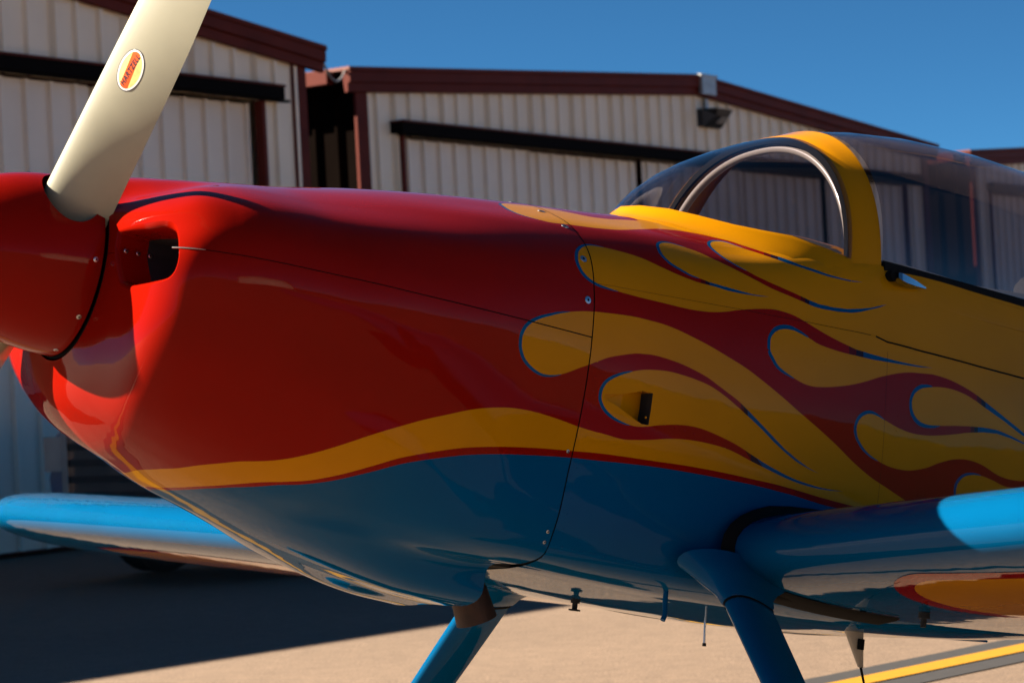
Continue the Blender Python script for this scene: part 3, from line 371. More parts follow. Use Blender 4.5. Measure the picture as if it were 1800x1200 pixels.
 [(1.963,0.67),(1.96,0.6701),(1.957,0.6702),(1.954,0.6703),(1.95,0.6705),(1.945,0.6708),(1.941,0.6712),(1.938,0.6719),(1.934,0.6728),(1.931,0.6738),(1.927,0.675),(1.923,0.6764),(1.92,0.6779),(1.917,0.6795),(1.914,0.6813),(1.911,0.6836),(1.908,0.6862),(1.906,0.689),(1.903,0.6919),(1.901,0.6948),(1.9,0.6976),(1.898,0.7009),(1.897,0.7042),(1.897,0.7074),(1.896,0.7108),(1.896,0.7142),(1.896,0.7176),(1.896,0.7208),(1.897,0.7242),(1.898,0.7279),(1.9,0.7322),(1.901,0.735),(1.904,0.7383),(1.906,0.7418),(1.909,0.7455),(1.912,0.7491),(1.915,0.7525),(1.917,0.7556),(1.919,0.7582),(1.921,0.7601),(1.918,0.7592),(1.915,0.7571),(1.912,0.7545),(1.909,0.7514),(1.906,0.7481),(1.902,0.7446),(1.899,0.7412),(1.897,0.738),(1.895,0.7349),(1.892,0.7301),(1.891,0.7256),(1.89,0.7214),(1.889,0.7176),(1.889,0.7141),(1.889,0.7103),(1.889,0.7064),(1.89,0.7023),(1.891,0.6982),(1.893,0.6942),(1.895,0.6908),(1.897,0.6876),(1.9,0.6843),(1.903,0.6811),(1.906,0.6781),(1.91,0.6755),(1.913,0.6735),(1.917,0.6719),(1.921,0.6704),(1.925,0.6692),(1.929,0.6682),(1.933,0.6675),(1.937,0.6669),(1.941,0.6665),(1.945,0.6665),(1.949,0.6667),(1.954,0.6671),(1.957,0.6677),(1.96,0.6685)],
 [(0.8657,0.5374),(0.8633,0.5382),(0.8601,0.5393),(0.8563,0.5406),(0.8521,0.542),(0.8478,0.5435),(0.8438,0.545),(0.8402,0.5464),(0.8365,0.5479),(0.8331,0.5494),(0.8298,0.5509),(0.8266,0.5525),(0.8234,0.5541),(0.82,0.5557),(0.817,0.5572),(0.8139,0.5586),(0.8108,0.5601),(0.8076,0.5617),(0.8045,0.5633),(0.8015,0.5649),(0.7986,0.5666),(0.7953,0.5687),(0.7919,0.5708),(0.7887,0.5731),(0.7856,0.5753),(0.7827,0.5776),(0.78,0.5799),(0.7771,0.5826),(0.7745,0.5853),(0.7722,0.5881),(0.7701,0.5909),(0.7683,0.5938),(0.7667,0.5969),(0.7653,0.6002),(0.7642,0.6035),(0.7633,0.6067),(0.7626,0.6099),(0.7622,0.6137),(0.7623,0.6175),(0.7626,0.6211),(0.763,0.6244),(0.7635,0.6281),(0.7643,0.6313),(0.7657,0.6349),(0.7672,0.6381),(0.7691,0.6417),(0.7712,0.6452),(0.7737,0.6484),(0.7759,0.6507),(0.7783,0.6529),(0.7808,0.6549),(0.7836,0.6568),(0.7865,0.6587),(0.7897,0.6605),(0.7931,0.6623),(0.7967,0.664),(0.8003,0.6656),(0.8039,0.6669),(0.8074,0.668),(0.8109,0.669),(0.8144,0.6697),(0.818,0.6703),(0.8216,0.6706),(0.8253,0.6706),(0.8291,0.6704),(0.8329,0.67),(0.8367,0.6694),(0.8407,0.6686),(0.8443,0.6677),(0.8483,0.6666),(0.8523,0.6654),(0.856,0.6642),(0.8592,0.6631),(0.8615,0.6624),(0.8596,0.6642),(0.8566,0.6658),(0.853,0.6675),(0.849,0.6691),(0.8451,0.6706),(0.8414,0.6718),(0.8374,0.6729),(0.8334,0.6738),(0.8294,0.6746),(0.8254,0.6751),(0.8214,0.6753),(0.8174,0.6752),(0.8135,0.6748),(0.8096,0.6742),(0.8058,0.6733),(0.802,0.6723),(0.7982,0.6711),(0.7942,0.6696),(0.7903,0.6679),(0.7866,0.6661),(0.7831,0.6642),(0.7799,0.6623),(0.7768,0.6603),(0.7738,0.6581),(0.771,0.6557),(0.7683,0.6529),(0.7654,0.6492),(0.7628,0.6452),(0.7607,0.6414),(0.759,0.6378),(0.7573,0.6336),(0.7562,0.6295),(0.7556,0.6254),(0.7552,0.6219),(0.7548,0.6179),(0.7547,0.6134),(0.7552,0.6088),(0.756,0.605),(0.757,0.6013),(0.7583,0.5975),(0.76,0.5937),(0.7619,0.5901),(0.7641,0.5867),(0.7665,0.5836),(0.7692,0.5805),(0.7721,0.5775),(0.7753,0.5747),(0.7783,0.5722),(0.7815,0.5699),(0.7848,0.5676),(0.7883,0.5653),(0.7918,0.5632),(0.7953,0.5612),(0.7985,0.5595),(0.8017,0.5579),(0.805,0.5564),(0.8083,0.555),(0.8115,0.5536),(0.8147,0.5523),(0.8178,0.5511),(0.8212,0.5496),(0.8246,0.5483),(0.828,0.5469),(0.8314,0.5456),(0.835,0.5443),(0.8389,0.543),(0.8426,0.5419),(0.8468,0.5407),(0.8512,0.5396),(0.8556,0.5385),(0.8596,0.5377),(0.863,0.5371)],
 [(1.024,0.6233),(1.022,0.6243),(1.019,0.6255),(1.016,0.6271),(1.012,0.6288),(1.008,0.6306),(1.004,0.6324),(1.001,0.634),(0.9977,0.6356),(0.9945,0.6374),(0.9913,0.6392),(0.9883,0.641),(0.9854,0.6428),(0.9827,0.6445),(0.9793,0.6469),(0.9761,0.6492),(0.9733,0.6515),(0.9707,0.6539),(0.9684,0.6563),(0.966,0.6594),(0.9641,0.6626),(0.9625,0.6658),(0.9613,0.6689),(0.9602,0.6728),(0.9597,0.6766),(0.9596,0.6805),(0.9597,0.6834),(0.96,0.6863),(0.9606,0.6893),(0.9619,0.6924),(0.9634,0.6951),(0.9654,0.6979),(0.9677,0.7008),(0.9702,0.7035),(0.9729,0.7061),(0.9758,0.7084),(0.9789,0.7106),(0.9822,0.7127),(0.9858,0.7146),(0.9898,0.7165),(0.9929,0.7178),(0.9963,0.7191),(1,0.7203),(1.004,0.7215),(1.007,0.7226),(1.011,0.7236),(1.014,0.7245),(1.019,0.7254),(1.023,0.7262),(1.027,0.727),(1.031,0.7275),(1.035,0.728),(1.037,0.7284),(1.034,0.7294),(1.031,0.7296),(1.027,0.7296),(1.022,0.7294),(1.018,0.729),(1.014,0.7284),(1.01,0.7278),(1.006,0.7271),(1.002,0.7263),(0.9983,0.7254),(0.9945,0.7244),(0.9908,0.7233),(0.9873,0.7221),(0.983,0.7203),(0.979,0.7183),(0.9752,0.7162),(0.9717,0.7139),(0.9683,0.7114),(0.9651,0.7085),(0.9622,0.7054),(0.9595,0.7022),(0.9572,0.699),(0.9552,0.6957),(0.9535,0.6916),(0.9526,0.6875),(0.9522,0.6839),(0.9521,0.6805),(0.9522,0.6761),(0.9529,0.6713),(0.9543,0.6666),(0.9558,0.6629),(0.9577,0.6592),(0.9601,0.6554),(0.9631,0.6518),(0.9659,0.649),(0.9689,0.6465),(0.9722,0.6441),(0.9756,0.6417),(0.9793,0.6394),(0.9822,0.6378),(0.9854,0.6362),(0.9887,0.6345),(0.992,0.633),(0.9954,0.6315),(0.9988,0.6301),(1.002,0.6288),(1.006,0.6273),(1.01,0.6259),(1.014,0.6246),(1.018,0.6236),(1.022,0.623)]]
TAILS = [[(1.416,0.3584),(1.442,0.3799),(1.474,0.3934),(1.507,0.4057),(1.542,0.4142),(1.567,0.4188),(1.596,0.4221),(1.566,0.4206),(1.542,0.4167),(1.506,0.4097),(1.472,0.3996),(1.44,0.3867),(1.41,0.3715)],
 [(1.465,0.4498),(1.477,0.452),(1.514,0.4554),(1.552,0.4569),(1.589,0.4561),(1.615,0.4547),(1.641,0.4517),(1.66,0.4494),(1.641,0.4533),(1.615,0.4566),(1.589,0.4598),(1.565,0.4613),(1.528,0.4605),(1.49,0.4584),(1.465,0.4559)],
 [(1.214,0.432),(1.237,0.4355),(1.272,0.4403),(1.307,0.4449),(1.351,0.4468),(1.319,0.447),(1.283,0.4455),(1.248,0.443),(1.213,0.4374)],
 [(1.62,0.5101),(1.66,0.5121),(1.7,0.5131),(1.748,0.513),(1.796,0.5116),(1.756,0.5146),(1.716,0.5158),(1.676,0.5166),(1.629,0.517),(1.621,0.5167)],
 [(1.968,0.5401),(2.013,0.5504),(2.058,0.5612),(2.161,0.5881),(2.06,0.5673),(2.014,0.5562),(1.969,0.5476)],
 [(1.948,0.5728),(1.952,0.5725),(1.995,0.5712),(2.039,0.5749),(2.079,0.5806),(2.171,0.5981),(2.08,0.5829),(2.04,0.5788),(1.996,0.5767),(1.954,0.5798),(1.95,0.5804)],
 [(1.322,0.651),(1.355,0.6702),(1.388,0.6899),(1.421,0.7093),(1.454,0.7238),(1.487,0.7362),(1.518,0.7442),(1.488,0.7385),(1.455,0.7296),(1.423,0.7162),(1.389,0.6994),(1.356,0.6798),(1.324,0.6626)],
 [(1.368,0.7448),(1.4,0.7537),(1.432,0.7615),(1.463,0.767),(1.494,0.7702),(1.525,0.7723),(1.556,0.772),(1.592,0.7702),(1.556,0.7741),(1.526,0.7757),(1.495,0.7749),(1.464,0.7724),(1.433,0.768),(1.402,0.7618),(1.371,0.7552)]]
FADES = [(0,[(1.368,0.3134),(1.391,0.3366),(1.416,0.3584),(1.442,0.3799),(1.474,0.3934),(1.507,0.4057),(1.542,0.4142),(1.567,0.4188),(1.596,0.4221),(1.566,0.4206),(1.542,0.4167),(1.506,0.4097),(1.472,0.3996),(1.44,0.3867),(1.41,0.3715),(1.384,0.3513),(1.361,0.3275)]),
 (0,[(1.421,0.4397),(1.428,0.4414),(1.452,0.4473),(1.477,0.452),(1.514,0.4554),(1.552,0.4569),(1.589,0.4561),(1.615,0.4547),(1.641,0.4517),(1.66,0.4494),(1.641,0.4533),(1.615,0.4566),(1.589,0.4598),(1.565,0.4613),(1.528,0.4605),(1.49,0.4584),(1.465,0.4559),(1.428,0.4485),(1.421,0.447)]),
 (0,[(1.174,0.4221),(1.181,0.4241),(1.203,0.4304),(1.237,0.4355),(1.272,0.4403),(1.307,0.4449),(1.351,0.4468),(1.319,0.447),(1.283,0.4455),(1.248,0.443),(1.213,0.4374),(1.179,0.4337),(1.172,0.4322)]),
 (0,[(1.542,0.5004),(1.581,0.5071),(1.62,0.5101),(1.66,0.5121),(1.7,0.5131),(1.748,0.513),(1.796,0.5116),(1.756,0.5146),(1.716,0.5158),(1.676,0.5166),(1.629,0.517),(1.582,0.5154),(1.543,0.5137)]),
 (0,[(1.915,0.5291),(1.923,0.5303),(1.968,0.5401),(2.013,0.5504),(2.058,0.5612),(2.161,0.5881),(2.06,0.5673),(2.014,0.5562),(1.969,0.5476),(1.925,0.5385),(1.916,0.5374)]),
 (0,[(1.907,0.5764),(1.911,0.576),(1.952,0.5725),(1.995,0.5712),(2.039,0.5749),(2.079,0.5806),(2.171,0.5981),(2.08,0.5829),(2.04,0.5788),(1.996,0.5767),(1.954,0.5798),(1.913,0.5857),(1.909,0.5866)]),
 (0,[(1.284,0.6304),(1.286,0.631),(1.316,0.6472),(1.355,0.6702),(1.388,0.6899),(1.421,0.7093),(1.454,0.7238),(1.487,0.7362),(1.518,0.7442),(1.488,0.7385),(1.455,0.7296),(1.423,0.7162),(1.389,0.6994),(1.356,0.6798),(1.324,0.6626),(1.292,0.6464),(1.286,0.6436)]),
 (0,[(1.306,0.7243),(1.337,0.7347),(1.368,0.7448),(1.4,0.7537),(1.432,0.7615),(1.463,0.767),(1.494,0.7702),(1.525,0.7723),(1.556,0.772),(1.592,0.7702),(1.556,0.7741),(1.526,0.7757),(1.495,0.7749),(1.464,0.7724),(1.433,0.768),(1.402,0.7618),(1.371,0.7552),(1.34,0.7486),(1.309,0.7409)]),
 (1,[(1.38,0.325),(1.391,0.3366),(1.416,0.3584),(1.442,0.3799),(1.474,0.3934),(1.507,0.4057),(1.542,0.4142),(1.567,0.4188),(1.596,0.4221),(1.566,0.4206),(1.542,0.4167),(1.506,0.4097),(1.472,0.3996),(1.44,0.3867),(1.41,0.3715),(1.384,0.3513),(1.372,0.3394)]),
 (1,[(1.432,0.4423),(1.452,0.4473),(1.477,0.452),(1.514,0.4554),(1.552,0.4569),(1.589,0.4561),(1.615,0.4547),(1.641,0.4517),(1.66,0.4494),(1.641,0.4533),(1.615,0.4566),(1.589,0.4598),(1.565,0.4613),(1.528,0.4605),(1.49,0.4584),(1.465,0.4559),(1.432,0.4492)]),
 (1,[(1.184,0.425),(1.203,0.4304),(1.237,0.4355),(1.272,0.4403),(1.307,0.4449),(1.351,0.4468),(1.319,0.447),(1.283,0.4455),(1.248,0.443),(1.213,0.4374),(1.182,0.4341)]),
 (1,[(1.561,0.5037),(1.581,0.5071),(1.62,0.5101),(1.66,0.5121),(1.7,0.5131),(1.748,0.513),(1.796,0.5116),(1.756,0.5146),(1.716,0.5158),(1.676,0.5166),(1.629,0.517),(1.582,0.5154),(1.563,0.5146)]),
 (1,[(1.928,0.5313),(1.968,0.5401),(2.013,0.5504),(2.058,0.5612),(2.161,0.5881),(2.06,0.5673),(2.014,0.5562),(1.969,0.5476),(1.929,0.5394)]),
 (1,[(1.917,0.5755),(1.952,0.5725),(1.995,0.5712),(2.039,0.5749),(2.079,0.5806),(2.171,0.5981),(2.08,0.5829),(2.04,0.5788),(1.996,0.5767),(1.954,0.5798),(1.919,0.5848)]),
 (1,[(1.294,0.6353),(1.316,0.6472),(1.355,0.6702),(1.388,0.6899),(1.421,0.7093),(1.454,0.7238),(1.487,0.7362),(1.518,0.7442),(1.488,0.7385),(1.455,0.7296),(1.423,0.7162),(1.389,0.6994),(1.356,0.6798),(1.324,0.6626),(1.296,0.648)]),
 (1,[(1.321,0.7295),(1.337,0.7347),(1.368,0.7448),(1.4,0.7537),(1.432,0.7615),(1.463,0.767),(1.494,0.7702),(1.525,0.7723),(1.556,0.772),(1.592,0.7702),(1.556,0.7741),(1.526,0.7757),(1.495,0.7749),(1.464,0.7724),(1.433,0.768),(1.402,0.7618),(1.371,0.7552),(1.34,0.7486)]),
 (2,[(1.391,0.3366),(1.416,0.3584),(1.442,0.3799),(1.474,0.3934),(1.507,0.4057),(1.542,0.4142),(1.567,0.4188),(1.596,0.4221),(1.566,0.4206),(1.542,0.4167),(1.506,0.4097),(1.472,0.3996),(1.44,0.3867),(1.41,0.3715),(1.384,0.3513)]),
 (2,[(1.443,0.4451),(1.452,0.4473),(1.477,0.452),(1.514,0.4554),(1.552,0.4569),(1.589,0.4561),(1.615,0.4547),(1.641,0.4517),(1.66,0.4494),(1.641,0.4533),(1.615,0.4566),(1.589,0.4598),(1.565,0.4613),(1.528,0.4605),(1.49,0.4584),(1.465,0.4559),(1.443,0.4515)]),
 (2,[(1.194,0.4278),(1.203,0.4304),(1.237,0.4355),(1.272,0.4403),(1.307,0.4449),(1.351,0.4468),(1.319,0.447),(1.283,0.4455),(1.248,0.443),(1.213,0.4374),(1.193,0.4352)]),
 (2,[(1.581,0.5071),(1.62,0.5101),(1.66,0.5121),(1.7,0.5131),(1.748,0.513),(1.796,0.5116),(1.756,0.5146),(1.716,0.5158),(1.676,0.5166),(1.629,0.517),(1.582,0.5154)]),
 (2,[(1.941,0.5342),(1.968,0.5401),(2.013,0.5504),(2.058,0.5612),(2.161,0.5881),(2.06,0.5673),(2.014,0.5562),(1.969,0.5476),(1.943,0.5421)]),
 (2,[(1.928,0.5746),(1.952,0.5725),(1.995,0.5712),(2.039,0.5749),(2.079,0.5806),(2.171,0.5981),(2.08,0.5829),(2.04,0.5788),(1.996,0.5767),(1.954,0.5798),(1.929,0.5833)]),
 (2,[(1.303,0.6404),(1.316,0.6472),(1.355,0.6702),(1.388,0.6899),(1.421,0.7093),(1.454,0.7238),(1.487,0.7362),(1.518,0.7442),(1.488,0.7385),(1.455,0.7296),(1.423,0.7162),(1.389,0.6994),(1.356,0.6798),(1.324,0.6626),(1.305,0.6529)]),
 (2,[(1.337,0.7347),(1.368,0.7448),(1.4,0.7537),(1.432,0.7615),(1.463,0.767),(1.494,0.7702),(1.525,0.7723),(1.556,0.772),(1.592,0.7702),(1.556,0.7741),(1.526,0.7757),(1.495,0.7749),(1.464,0.7724),(1.433,0.768),(1.402,0.7618),(1.371,0.7552),(1.34,0.7486)]),
 (3,[(1.403,0.3475),(1.416,0.3584),(1.442,0.3799),(1.474,0.3934),(1.507,0.4057),(1.542,0.4142),(1.567,0.4188),(1.596,0.4221),(1.566,0.4206),(1.542,0.4167),(1.506,0.4097),(1.472,0.3996),(1.44,0.3867),(1.41,0.3715),(1.397,0.3614)]),
 (3,[(1.454,0.4477),(1.477,0.452),(1.514,0.4554),(1.552,0.4569),(1.589,0.4561),(1.615,0.4547),(1.641,0.4517),(1.66,0.4494),(1.641,0.4533),(1.615,0.4566),(1.589,0.4598),(1.565,0.4613),(1.528,0.4605),(1.49,0.4584),(1.465,0.4559),(1.454,0.4537)]),
 (3,[(1.204,0.4305),(1.237,0.4355),(1.272,0.4403),(1.307,0.4449),(1.351,0.4468),(1.319,0.447),(1.283,0.4455),(1.248,0.443),(1.213,0.4374),(1.203,0.4363)]),
 (3,[(1.601,0.5086),(1.62,0.5101),(1.66,0.5121),(1.7,0.5131),(1.748,0.513),(1.796,0.5116),(1.756,0.5146),(1.716,0.5158),(1.676,0.5166),(1.629,0.517),(1.602,0.5161)]),
 (3,[(1.954,0.5372),(1.968,0.5401),(2.013,0.5504),(2.058,0.5612),(2.161,0.5881),(2.06,0.5673),(2.014,0.5562),(1.969,0.5476),(1.956,0.5449)]),
 (3,[(1.938,0.5737),(1.952,0.5725),(1.995,0.5712),(2.039,0.5749),(2.079,0.5806),(2.171,0.5981),(2.08,0.5829),(2.04,0.5788),(1.996,0.5767),(1.954,0.5798),(1.939,0.5819)]),
 (3,[(1.313,0.6455),(1.316,0.6472),(1.355,0.6702),(1.388,0.6899),(1.421,0.7093),(1.454,0.7238),(1.487,0.7362),(1.518,0.7442),(1.488,0.7385),(1.455,0.7296),(1.423,0.7162),(1.389,0.6994),(1.356,0.6798),(1.324,0.6626),(1.315,0.6577)]),
 (3,[(1.353,0.7398),(1.368,0.7448),(1.4,0.7537),(1.432,0.7615),(1.463,0.767),(1.494,0.7702),(1.525,0.7723),(1.556,0.772),(1.592,0.7702),(1.556,0.7741),(1.526,0.7757),(1.495,0.7749),(1.464,0.7724),(1.433,0.768),(1.402,0.7618),(1.371,0.7552)])]
INLET = [(0.0182,0.4451),(0.0365,0.453),(0.0596,0.4584),(0.0813,0.463),(0.0997,0.4683),(0.1124,0.4867),(0.1213,0.5231),(0.1329,0.585),(0.135,0.6193),(0.1311,0.6509),(0.121,0.6719),(0.0983,0.6896),(0.0767,0.7074),(0.0581,0.7188),(0.0411,0.7084),(0.024,0.6433),(0.0146,0.5457)]
NACA = [(0.9661,0.6792),(1.002,0.6736),(1.03,0.6648),(1.053,0.6569),(1.078,0.6566),(1.079,0.6901),(1.079,0.7209),(1.063,0.7215),(1.048,0.7162),(1.022,0.7063),(0.9921,0.6947),(0.9695,0.6898)]
PANEL_LINE = [(0.9308,0.4664),(1.064,0.4684),(1.275,0.4716),(1.45,0.4778),(1.571,0.4835),(1.633,0.4868),(1.665,0.4917),(1.761,0.4944),(1.893,0.4949),(2.065,0.4957),(2.6,0.4957),(3.1,0.4957)]
SKIN_JOINT = [(1.667,0.5038),(1.672,0.5642),(1.679,0.6612),(1.686,0.7809)]
COWL_SCREWS = [(0.9038,0.3044),(0.9022,0.4153),(0.9046,0.5053),(0.9038,0.2),(0.9038,0.08)]
# ---------------------------------------------------------------- the aircraft
_ps, _th, _ro = (math.radians(a) for a in (32.88822, 13.09612, 2.12832))
_a = np.array([-math.cos(_ps)*math.cos(_th), -math.sin(_ps)*math.cos(_th), math.sin(_th)]); _pt = np.array([math.sin(_ps), -math.cos(_ps), 0.])
_u = np.cross(_a, _pt); _u /= np.linalg.norm(_u); _u = _u if _u[2] > 0 else -_u
_p2 = math.cos(_ro)*_pt+math.sin(_ro)*_u; _u2 = -math.sin(_ro)*_pt+math.cos(_ro)*_u
BX = np.stack([-_a, -_p2, _u2], 1)                                   # body axes (aft, starboard, up) as columns
HUB = np.array([-.8206, 4.51655, .27281+CAM_H])
BASE = HUB+BX @ np.array([1.35, 0, -.6]); BASE[2] = 0
OFF = BX.T @ (HUB-BASE)
def to_world(p): return HUB+BX @ np.asarray(p, float)
Mroot = Matrix([[*BX[0], BASE[0]], [*BX[1], BASE[1]], [*BX[2], BASE[2]], [0,0,0,1]])
plane = empty('aircraft', Mroot)
tag(plane, 'red low-wing sport airplane with yellow flame paint and blue belly, nose to the left', 'airplane')
def part(name, V, F, mat, parent=plane, **k):
    return mk(name, np.asarray(V, float)+OFF, F, mat, parent, **k)
def pbuild(mb, name, mat, parent=plane, smooth=True, angle=40):
    return mk(name, np.asarray([tuple(v) for v in mb.V], float)+OFF, mb.F, mat, parent, mb.I, None, smooth, angle)

def ccw(poly):
    P = np.array(poly, float); a = (P[:, 0]*np.roll(P[:, 1], -1)-np.roll(P[:, 0], -1)*P[:, 1]).sum()
    return [tuple(q) for q in (P if a > 0 else P[::-1])]
def cdt_skin(net, rect, step, regions, holes, mirror=True):
    """triangulate a rectangle of skin space with the paint outlines as constraints; returns V,N,F,I (port and starboard)"""
    x0, x1, y0, y1 = rect
    nx = max(2, int(round((x1-x0)/step))); ny = max(2, int(round((y1-y0)/step)))
    gx = np.linspace(x0, x1, nx+1); gy = np.linspace(y0, y1, ny+1)
    P = []; E = []; Fc = []
    bd = [(x, y0) for x in gx[:-1]]+[(x1, y) for y in gy[:-1]]+[(x, y1) for x in gx[:0:-1]]+[(x0, y) for y in gy[:0:-1]]
    Fc.append(list(range(len(bd)))); P += bd
    for poly in [r[1] for r in regions]+holes:
        b = len(P); P += ccw(poly); Fc.append(list(range(b, len(P))))
    iy = 0
    for i, x in enumerate(gx[1:-1]):
        for y in gy[1:-1]: P.append((x, y))
    r = delaunay_2d_cdt([Vector(q) for q in P], E, Fc, 0, 1e-6, True)
    co = np.array([(v.x, v.y) for v in r[0]]); tris = []; idx = []
    nr = len(regions)
    for f, ids in zip(r[2], r[5]):
        if 0 not in ids: continue
        if any(k > nr for k in ids): continue
        mi = 0
        for k in sorted(ids):
            if 1 <= k <= nr: mi = regions[k-1][0]
        tris.append(tuple(f)); idx.append(mi)
    V = net(co[:, 0], co[:, 1]); N = net.normal(co[:, 0], co[:, 1])
    # outward orientation: cross of (d/dx, d/dy) on the port half
    t = np.array(tris); fn = np.cross(V[t[:, 1]]-V[t[:, 0]], V[t[:, 2]]-V[t[:, 0]])
    c = V[t].mean(1).copy(); c[:, 0] = 0; out = (fn*c).sum(1)
    if out.sum() < 0: t = t[:, ::-1]
    cn = V.copy(); cn[:, 0] = 0
    if (N*cn).sum() < 0: N = -N
    if mirror:
        n = len(V); V2 = V*[1,-1,1]; N2 = N*[1,-1,1]
        if net is cowl_net:
            V2 = cowl_net_s(co[:, 0], co[:, 1])*[1,-1,1]; N2 = cowl_net_s.normal(co[:, 0], co[:, 1]); N2 = (N2 if (N2*cn).sum() > 0 else -N2)*[1,-1,1]
        V = np.concatenate([V, V2]); N = np.concatenate([N, N2]); t = np.concatenate([t, t[:, ::-1]+n]); idx = idx+idx
    return V, N, t, idx
def densify(L, d=.008):
    L = [np.array(p, float) for p in L]; out = []
    for i in range(len(L)):
        p0, p1, p2, p3 = L[i-1], L[i], L[(i+1) % len(L)], L[(i+2) % len(L)]
        h = np.linalg.norm(p2-p1); n = max(1, int(math.ceil(h/d)))
        if h > .25: out.append(tuple(p1)); continue
        # keep sharp tips and distant neighbours straight
        s1 = np.linalg.norm(p1-p0) > 3.2*h or np.dot(p1-p0, p2-p1) < .2*h*np.linalg.norm(p1-p0)
        s2 = np.linalg.norm(p3-p2) > 3.2*h or np.dot(p2-p1, p3-p2) < .2*h*np.linalg.norm(p3-p2)
        m1 = (p2-p1) if s1 else (p2-p0)/2*min(1, 2*h/(np.linalg.norm(p2-p0)+1e-9))
        m2 = (p2-p1) if s2 else (p3-p1)/2*min(1, 2*h/(np.linalg.norm(p3-p1)+1e-9))
        for t in np.arange(n)/n:
            out.append(tuple((2*t**3-3*t*t+1)*p1+(t**3-2*t*t+t)*m1+(-2*t**3+3*t*t)*p2+(t**3-t*t)*m2))
    return out
yellow = densify(YELLOW); blue = densify(BLUE)
REG = [(1, yellow), (2, blue)]+[(3+k, f) for k, f in FADES]+[(2, t) for t in TAILS]+[(2, p) for p in PINS]
SK = [RED, YEL, BLU]+DKF
def inrect(poly, r, m=.0):
    P = np.array(poly); return not (P[:,0].max() < r[0]-m or P[:,0].min() > r[1]+m or P[:,1].max() < r[2]-m or P[:,1].min() > r[3]+m)
def skin(name, net, rect, step, holes=(), mirror=True, parent=plane):
    regs = [g for g in REG if inrect(g[1], rect)]
    hl = [h for h in holes if inrect(h, rect)]
    V, N, t, idx = cdt_skin(net, rect, step, regs, hl, mirror)
    return part(name, V, t, SK, parent, idx=idx, N=N)
inlet = densify(INLET, .006)
def ribbon(path, w):
    """thin closed outline along a path in skin space"""
    P = np.array(path, float); t = np.gradient(P, axis=0); t /= np.linalg.norm(t, axis=1, keepdims=True); n = np.stack([-t[:,1], t[:,0]], 1)
    return [tuple(q) for q in P+n*w/2]+[tuple(q) for q in (P-n*w/2)[::-1]]
def smooth_path(L, n=14):
    L = np.array(L, float); k = np.linspace(0, len(L)-1, n*(len(L)-1)+1); return np.stack([np.interp(k, np.arange(len(L)), L[:, i]) for i in (0, 1)], 1)

up_c = skin('upper_cowling', cowl_net, (.002,.9186,0,.5758), .011, [inlet])
lo_c = skin('lower_cowling', cowl_net, (.002,.9186,.5782,1.34), .011, [inlet])
naca = [tuple(p) for p in NACA]
COCK = [(1.60,-.05),(1.60,.36),(1.66,.392),(2.0,.404),(2.6,.404),(2.95,.39),(3.15,.30),(3.2,.15),(3.2,-.05)]
panel = ribbon(smooth_path(PANEL_LINE[5:]), .0022); panel_f = ribbon(smooth_path(PANEL_LINE[:6])[:-3], .0007)
joint = ribbon(smooth_path(SKIN_JOINT), .0007)
fus = skin('fuselage', fuse_net, (.9214,3.25,0,1.34), .014, [naca, COCK, panel, panel_f, joint])
_old = REG; aftc = skin('tail_cone', fuse_net, (3.25,5.6,0,1.34), .06)
# dark liner just under every open joint
def liner(name, net, x0, x1, y0, y1, nx, ny, d, parent, mat=BLACK, mirror=True):
    X, Y = np.meshgrid(np.linspace(x0, x1, nx), np.linspace(y0, y1, ny), indexing='ij'); V = net(X.ravel(), Y.ravel()); N = net.normal(X.ravel(), Y.ravel())
    c = V.copy(); c[:, 0] = 0
    if (N*c).sum() < 0: N = -N
    V = V-N*d; F = [(i*ny+j, (i+1)*ny+j, (i+1)*ny+j+1, i*ny+j+1) for i in range(nx-1) for j in range(ny-1)]
    if mirror:
        n = len(V); V = np.concatenate([V, V*[1,-1,1]]); F = F+[tuple(a+n for a in f[::-1]) for f in F]
    return part(name, V, F, mat, parent)
liner('firewall_joint', fuse_net, .905, .935, 0, 1.09, 2, 90, .003, fus)
liner('cowling_joint', cowl_net, .130, .917, .562, .592, 90, 2, .003, lo_c)
liner('side_panel_joint', fuse_net, 1.0, 3.2, .43, .53, 120, 5, .0025, fus)
liner('side_panel_joint', fuse_net, 1.58, 1.74, .45, 1.0, 6, 50, .0025, fus)
# cheek inlets: rolled lip and duct
def duct(sign):
    D = np.array(inlet); P = cowl_net(D[:, 0], D[:, 1]); N = cowl_net.normal(D[:, 0], D[:, 1]); c0 = P.copy(); c0[:, 0] = -.3
    if (N*(P-[.3,0,0])).sum() < 0: N = -N
    cen = P.mean(0); inn = cen-P; inn[:, 0] = 0; inn /= np.linalg.norm(inn, axis=1, keepdims=True)
    rings = [P]; ax = np.array([1., 0, 0])
    for q in (25, 50, 75, 90):
        a = math.radians(q); rings.append(P+inn*.010*math.sin(a)-N*.010*(1-math.cos(a)))
    R = rings[-1]
    for k, d in enumerate((.02, .05, .09, .16)): rings.append(R+np.array([d, 0, 0])+inn*.004*k)
    n = len(P); V = np.concatenate(rings); V[:, 1] *= -sign if sign > 0 else 1
    if sign > 0: pass
    F = []; idx = []
    for k in range(len(rings)-1):
        for j in range(n):
            F.append((k*n+j, k*n+(j+1) % n, (k+1)*n+(j+1) % n, (k+1)*n+j)); idx.append(0 if k < 6 else 1)
    F.append(tuple((len(rings)-1)*n+j for j in range(n))); idx.append(1)
    o = part('inlet_duct', V, F, [RED, DARK], up_c, idx=idx, smooth=True); return o
duct(-1); duct(1)
